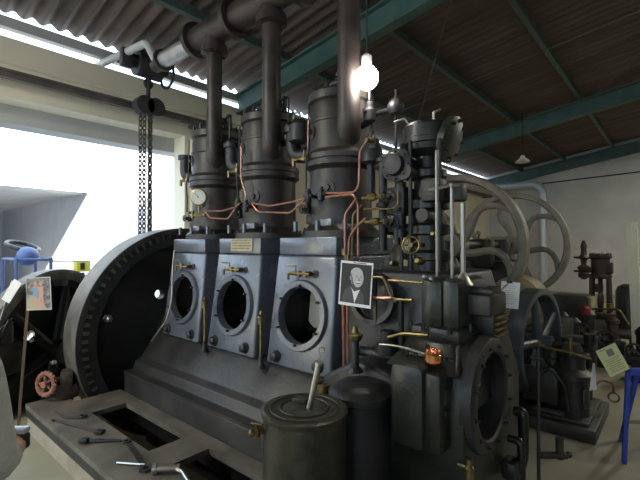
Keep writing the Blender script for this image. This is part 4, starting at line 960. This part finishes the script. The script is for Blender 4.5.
m = MB(); m.b2(vx-.25,vx+.25,vy-.2,vy+.2,.34,.44,.02); m.build('base', 'darkbrown', ve)
for sx in (-.12,.12):
    for sy in (-.10,.10): m = MB(); m.tube([(vx+sx*1.1,vy+sy*1.1,.44),(vx+sx,vy+sy,1.05)], [.035,.03], 10); m.build('leg', 'darkbrown', ve)
m = MB(); m.lathe([(.15,1.02),(.17,1.04),(.17,1.08),(.14,1.10),(.14,1.36),(.17,1.38),(.17,1.42),(.10,1.45)], (vx,vy,0), (0,0,1), 28); studs(m, (vx,vy,1.42), (0,0,1), .15, 8, .015, .03); m.box((vx+.13,vy,1.2), (.1,.2,.2), None, .02); m.build('cylinder', 'darkbrown', ve)
m = MB(); m.cyl((vx,vy,.44),(vx,vy,1.02),.035,n=12); m.torus((vx,vy,.62),(1,0,0),.14,.03,20,8); m.box((vx-.02,vy,.85),(.12,.12,.14),None,.02); m.build('piston_rod', 'darkbrown', ve)
m = MB(); gx = vx-.22; gy = vy-.18
m.tube([(vx-.1,vy,1.18),(gx,gy,1.15)], .035, 10); m.lathe([(.02,1.0),(.08,1.04),(.09,1.10),(.05,1.14),(.09,1.17),(.1,1.22),(.04,1.26),(.05,1.34),(.09,1.38),(.05,1.43),(.04,1.52),(.055,1.57),(.02,1.68)], (gx,gy,0), (0,0,1), 14)
for z in (1.14,1.38): m.cyl((gx-.15,gy,z),(gx+.1,gy,z),.02,n=8)
m.build('governor', 'darkbrown', ve)
# dark green cylinder tank
q = P(625, 320, d=7.6); m = MB(); q.z = .34
vt = Vector((-.62, 7.9, .34))
m.lathe([(.15,0),(.15,.55),(.12,.62),(.05,.66)], vt+Vector((0,0,0)), (0,0,1), 24); tag(m.build('pressure_tank', 'green'), 'dark green round topped tank on the bench right of the vertical engine', 'tank')
q = P(571, 316, y=7.6); m = MB()
bb = empty('black_box', (q.x, 7.75, .34), 'black rectangular housing with tan end plate on the bench', 'machine housing')
m.b2(q.x-.27,q.x+.22,7.55,7.95,.34,.80,.02); m.build('housing', 'oily', bb)
m = MB(); m.b2(q.x+.22,q.x+.27,7.57,7.93,.36,.78,.01); m.build('end_plate', 'tan', bb)
# assorted low machines in the dark between
spots = [(572, 345, 5.35, .30), (588, 350, 5.95, .29), (606, 345, 5.5, .29), (624, 350, 5.0, .26), (562, 350, 6.0, .26)]
lab = ['low oily pump just right of the blue grey flywheel', 'low black pump with a red cap on it', 'dark compressor with brass top between pump and trestle', 'squat dark motor behind the blue trestle', 'dark gearbox tucked behind the small engine flywheel']
for k, (u, v, d, s_) in enumerate(spots):
    t = (u-320)/FPX; X = d*(.755*t-.655); Y = d*(.655*t+.755)
    X += (.0, 0, .05, .15, 0)[k]
    em = empty(('oily_pump','capped_pump','air_compressor','electric_motor','gearbox')[k], (X, Y, 0), lab[k], ('pump','pump','compressor','motor','gearbox')[k])
    m = MB(); m.b2(X-s_*.55,X+s_*.55,Y-s_*.5,Y+s_*.5,0,.12,.01); m.build('base', 'oily', em)
    m = MB(); m.b2(X-s_*.35,X+s_*.35,Y-s_*.3,Y+s_*.3,.12,.12+s_*.9,.03); m.cyl((X-s_*.5,Y,.12+s_*.5),(X+s_*.5,Y,.12+s_*.5),s_*.32,n=20); m.build('housing', ('oily','darkbrown','iron','oily','iron')[k], em)
    m = MB(); m.lathe([(s_*.22,0),(s_*.22,.2),(s_*.27,.21),(s_*.27,.25),(s_*.1,.3)], (X+s_*.05,Y-.02,.12+s_*.85), (0,0,1), 18); m.build('cylinder', ('iron','oily','darkbrown','iron','oily')[k], em)
    m = MB(); handwheel(m, (X-s_*.2,Y-s_*.45,.12+s_*.95), (.2,-1,.1), s_*.3, .012, 5); m.cyl((X-s_*.2,Y-s_*.45,.12+s_*.95),(X-s_*.2,Y,.12+s_*.8),.015,n=8); m.build('handwheel', ('bed','oily','bed','oily','bed')[k], em)
    if k == 1:
        m = MB(); m.lathe([(.04,0),(.055,.02),(.055,.10),(.03,.13)], (X-.02,Y-.1,.12+s_*1.2+.14), (0,0,1), 14); m.build('cap', 'redp', em)
    if k == 2:
        m = MB(); m.tube([(X-.2,Y-.1,.75),(X+.1,Y-.15,.78),(X+.2,Y-.15,.6)], .015, 8, .04); m.lathe([(.04,0),(.04,.06)], (X,Y-.1,.78), (0,0,1), 10); build_each(m, 'fitting', 'brass', em)

# silver duct on the end wall
m = MB(); a = P(452, 183, d=12.5); b = P(543, 183, d=13.2); zc = b.z
dp = [(-5.2, 15.7, zc), (b.x, 15.7, zc), (b.x, 15.7, .3)]
kx = 15.7*(.755*(543-320)/FPX-.655)/(.655*(543-320)/FPX+.755); dd = kx/(.755*(543-320)/FPX-.655); zc = 1.6+dd*62/FPX
m.tube([(-5.2,15.7,zc),(kx,15.7,zc),(kx,15.7,.0)], .125, 18, .4); tag(m.build('air_duct', 'duct'), 'silver round air duct turning down against the white end wall', 'duct')
m = MB(); m.b2(-.2, 4.5, YB-.03, YB, 2.62, 2.66); tag(m.build('wall_conduit', 'fixture', smooth=False), 'thin white conduit running level along the end wall', 'conduit')
m = MB(); m.tube([(-5.4,YB-.04,3.70),(11,YB-.04,4.3)], .02, 6); tag(m.build('wall_cable', 'ink'), 'thin black cable strung along the top of the end wall', 'cable')
# hanging lamp shade at the back
q = P(523, 160, d=9.5)
hl = empty('pendant_lamp', q, 'small pale enamel pendant lamp hanging under the far roof girder', 'lamp')
m = MB(); m.lathe([(.16,0),(.15,.03),(.06,.10),(.04,.16)], q-Vector((0,0,.05)), (0,0,1), 20); m.build('shade', 'fixture', hl)
m = MB(); m.cyl(q+Vector((0,0,.1)), (q.x,q.y,RZ(q.x)-.0), .008, n=6); m.build('cord', 'ink', hl)

# ------------------------------------------------------------------ GLOWING BULB
bq = P(367, 77, d=2.75)
bl = empty('hanging_bulb', bq, 'bare glowing lamp bulb hanging beside the right exhaust pipe', 'lamp')
m = MB(); m.sphere(bq, .075, 24, 16, (1,1,1.1)); m.build('bulb', 'bulb', bl)
m = MB(); m.lathe([(.03,.06),(.035,.08),(.035,.14),(.015,.16)], bq, (0,0,1), 14); m.build('socket', 'whitepipe', bl)
m = MB(); m.cyl(bq+Vector((0,0,.15)), (bq.x,bq.y,RZ(bq.x)), .006, n=6); m.build('cord', 'ink', bl)

# ------------------------------------------------------------------ ADDED FILL LAMPS BUILT AS FLUORESCENT FITTINGS (out of view, behind the viewer and beside the far bay)
TL = [(-3.9,-1.3,3.85), (2.4,.6,4.4), (.8,-3.0,4.2), (2.6,5.5,4.5), (1.4,9.5,4.4), (2.0,13.0,4.4)]
TW = ('behind the viewer near the yard side','to the right of the viewer','furthest back behind the viewer','right of the khaki engine','over the machine bench','over the far end of the hall')
for k, (x, y, z) in enumerate(TL):
    f = empty('fill_tube_lamp', (x,y,z), 'unseen fluorescent fitting added for fill light, hung %s' % TW[k], 'lamp', 'added fill fittings')
    m = MB(); m.b2(x-.08,x+.08,y-.65,y+.65,z,z+.06,.008); m.build('housing', 'fixture', f)
    m = MB(); m.cyl((x,y-.6,z-.03),(x,y+.6,z-.03),.018,n=12); m.build('tube', 'tube', f)
    for s_ in (-.5,.5):
        m = MB(); m.cyl((x,y+s_,z+.06),(x,y+s_,RZ(x)),.004,n=5); m.build('hanger', 'steel', f)

# ------------------------------------------------------------------ PERSON AT THE LEFT EDGE
PC = Vector((0,0,0)) + Vector((.755,.655,0))*(-1.035) + Vector((-.655,.755,0))*1.02
pe = empty('person', PC, 'person in a pale grey shirt standing at the left edge looking towards the engine', 'person', rz=R(YAW))
def skin(name, verts, edges, radii, mt, parent, sub=2, root=0):
    me = bpy.data.meshes.new(name); me.from_pydata(verts, edges, []); o = bpy.data.objects.new(name, me); C.objects.link(o)
    md = o.modifiers.new('s', 'SKIN'); md.use_smooth_shade = True
    sv = me.skin_vertices[0] if me.skin_vertices else None
    if sv is None: me.skin_vertices.new() if hasattr(me.skin_vertices,'new') else None
    if not me.skin_vertices:
        bpy.context.view_layer.objects.active = o; bpy.ops.mesh.customdata_skin_add() if hasattr(bpy.ops.mesh,'customdata_skin_add') else None
    for i, r in enumerate(radii):
        k = me.skin_vertices[0].data[i]; k.radius = r if isinstance(r, tuple) else (r, r)
    me.skin_vertices[0].data[root].use_root = True
    s2 = o.modifiers.new('ss', 'SUBSURF'); s2.levels = sub; s2.render_levels = sub
    dg = bpy.context.evaluated_depsgraph_get(); m2 = bpy.data.meshes.new_from_object(o.evaluated_get(dg)); m2.name = name
    bpy.data.objects.remove(o)
    m2.materials.clear(); m2.materials.append(M[mt])
    for p in m2.polygons: p.use_smooth = True; p.material_index = 0
    o = bpy.data.objects.new(name, m2); C.objects.link(o); o.parent = parent; return o
# local frame: x to the person's right, y forward, z up
V = [(0,0,.88),(0,0,1.02),(0,.0,1.16),(0,-.01,1.28),(0,-.01,1.37),(0,.0,1.44),(0,.01,1.49),(0,.015,1.56),(0,.01,1.62)]
Ed = [(i,i+1) for i in range(8)]
Rd = [(.15,.115),(.13,.10),(.145,.105),(.15,.105),(.10,.08),(.052,.052),(.055,.06),(.078,.095),(.055,.07)]
def add(pts, rads, frm):
    p = frm
    for q, r in zip(pts, rads):
        V.append(q); Rd.append(r); Ed.append((p, len(V)-1)); p = len(V)-1
    return p
hands = []
for s_ in (1,-1):
    w_ = add([(s_*.16,-.01,1.34),(s_*.20,-.02,1.26),(s_*.245,-.03,1.08),(s_*.15,.13,1.0),(s_*.095,.27,.965)], [.06,.05,.042,.034,.024], 4)
    hands.append((w_, s_))
    add([(s_*.09,0,.80),(s_*.10,.01,.48),(s_*.105,-.01,.10),(s_*.11,.03,.035),(s_*.115,.12,.025)], [.085,.06,.038,.035,.025], 0)
    q = add([(s_*.06,.315,.96)], [(.022,.036)], w_)
    for k in range(4):   # fingers wrap round the camera body
        z = .99-.018*k
        add([(s_*.05,.345,z),(s_*.025,.36,z),(s_*.006,.345,z)] if s_ > 0 else [(s_*.05,.345,z),(s_*.03,.36,z-.003),(s_*.012,.35,z-.006)], [.010,.009,.008], q)
    add([(s_*.045,.295,1.0),(s_*.03,.30,1.025)], [.011,.009], q)
body = skin('body', V, Ed, Rd, 'skin', pe)
# shirt
SV = [(0,0,.86),(0,0,1.0),(0,0,1.16),(0,-.01,1.29),(0,-.01,1.375),(0,-.005,1.425)]; SE = [(i,i+1) for i in range(5)]; SR = [(.172,.138),(.16,.128),(.165,.128),(.168,.125),(.115,.095),(.062,.062)]
for s_ in (1,-1):
    p = 4
    for q, r in zip([(s_*.165,-.01,1.345),(s_*.205,-.02,1.26),(s_*.252,-.03,1.08),(s_*.15,.13,1.0),(s_*.115,.22,.975)], [.075,.068,.060,.048,.040]):
        SV.append(q); SR.append(r); SE.append((p, len(SV)-1)); p = len(SV)-1
skin('shirt', SV, SE, SR, 'shirt', pe)
TV = [(0,0,.90),(0,0,.84)]; TE = [(0,1)]; TR = [(.165,.13),(.16,.13)]
for s_ in (1,-1):
    p = 1
    for q, r in zip([(s_*.09,0,.78),(s_*.10,.01,.48),(s_*.105,-.01,.12),(s_*.105,-.01,.07)], [.105,.08,.062,.062]):
        TV.append(q); TR.append(r); TE.append((p, len(TV)-1)); p = len(TV)-1
skin('trousers', TV, TE, TR, 'trouser', pe)
for s_ in (1,-1):
    skin('shoe', [(s_*.11,-.05,.045),(s_*.11,.03,.05),(s_*.115,.12,.038),(s_*.118,.18,.032)], [(0,1),(1,2),(2,3)], [(.042,.045),(.045,.05),(.046,.036),(.036,.028)], 'shoe', pe)
m = MB(); m.sphere((0,-.012,1.595), .098, 24, 16, (.86,1.02,1.0))
for v in list(m.bm.verts):
    if v.co.y > .045 and v.co.z < 1.64: v.co.y = .045
    if v.co.z < 1.53: v.co.z = 1.53+(v.co.z-1.53)*.3
m.build('hair', 'hair', pe, local=True)
m = MB()
for s_ in (1,-1): m.sphere((s_*.03,.088,1.575), .011, 10, 8)
m.build('eyes', 'eye', pe, local=True)
m = MB(); m.tube([(0,.092,1.585),(0,.108,1.555),(0,.098,1.545)], [.008,.013,.009], 8); 
for s_ in (1,-1): m.sphere((s_*.08,.005,1.565), .022, 10, 8, (.35,.7,1.2))
m.build('nose_and_ears', 'skin', pe, local=True)
m = MB(); m.sphere((0,.090,1.522), .02, 10, 8, (1,.35,.35)); m.build('mouth', 'lip', pe, local=True)
# camera held in both hands
cp = PC + Vector((.755,.655,0))*.032 + Vector((-.655,.755,0))*.325 + Vector((0,0,.975))
cam_ = empty('compact_camera', cp, 'small black and silver camera held at waist height by the person', 'camera', rz=R(YAW))
m = MB(); m.box((0,0,-.005), (.125,.03,.05), None, .008); m.build('body', 'blackp', cam_, local=True)
m = MB(); m.box((0,0,.029), (.12,.032,.018), None, .005); m.build('top_plate', 'silverp', cam_, local=True)
m = MB(); m.cyl((.01,.012,0), (.01,.045,0), .022, n=20); m.build('lens', 'blackp', cam_, local=True)

# ------------------------------------------------------------------ LIGHT
w = bpy.data.worlds.new('sky'); bpy.context.scene.world = w; w.use_nodes = True
bg = w.node_tree.nodes['Background']; bg.inputs['Color'].default_value = (.66,.82,1,1); bg.inputs['Strength'].default_value = 3.4
def light(name, kind, loc, energy, col=(1,1,1), rot=(0,0,0), **kw):
    l = bpy.data.lights.new(name, kind); l.energy = energy; l.color = col
    for k, v in kw.items(): setattr(l, k, v)
    o = bpy.data.objects.new(name, l); C.objects.link(o); o.location = loc; o.rotation_euler = rot; return o
sd_ = Vector((1.0,-.55,.62))
s = light('sun', 'SUN', (0,0,20), 21, (1,.97,.9), angle=R(.6)); s.rotation_euler = sd_.to_track_quat('Z','Y').to_euler()
light('beam_fill', 'POINT', (TL[0][0], TL[0][1], TL[0][2]-.1), 55, (1,.96,.85), shadow_soft_size=.25)  # added point light that brightens the cream beam and left wall
light('bulb_light', 'POINT', bq+Vector((0,0,-.02)), 9, (1,.93,.85), shadow_soft_size=.09)
for k, (x, y, z) in enumerate(TL):
    light('tube_fill_light', 'AREA', (x,y,z-.06), (80,7,7,60,85,100)[k], (1,.96,.80), shape='RECTANGLE', size=.1, size_y=1.2)  # fill light of the added fittings

# ------------------------------------------------------------------ CAMERA + COLOUR
cd = bpy.data.cameras.new('camera'); co = bpy.data.objects.new('camera', cd); C.objects.link(co)
cd.sensor_width = 36; cd.lens = 36*FPX/640; cd.clip_start = .05
co.location = (0,0,EYE); co.rotation_euler = (R(90+.69), 0, R(YAW))
sc = bpy.context.scene; sc.camera = co
sc.view_settings.view_transform = 'Standard'; sc.view_settings.look = 'None'; sc.view_settings.gamma = 1
sc.view_settings.use_curve_mapping = False; sc.view_settings.exposure = 0.25
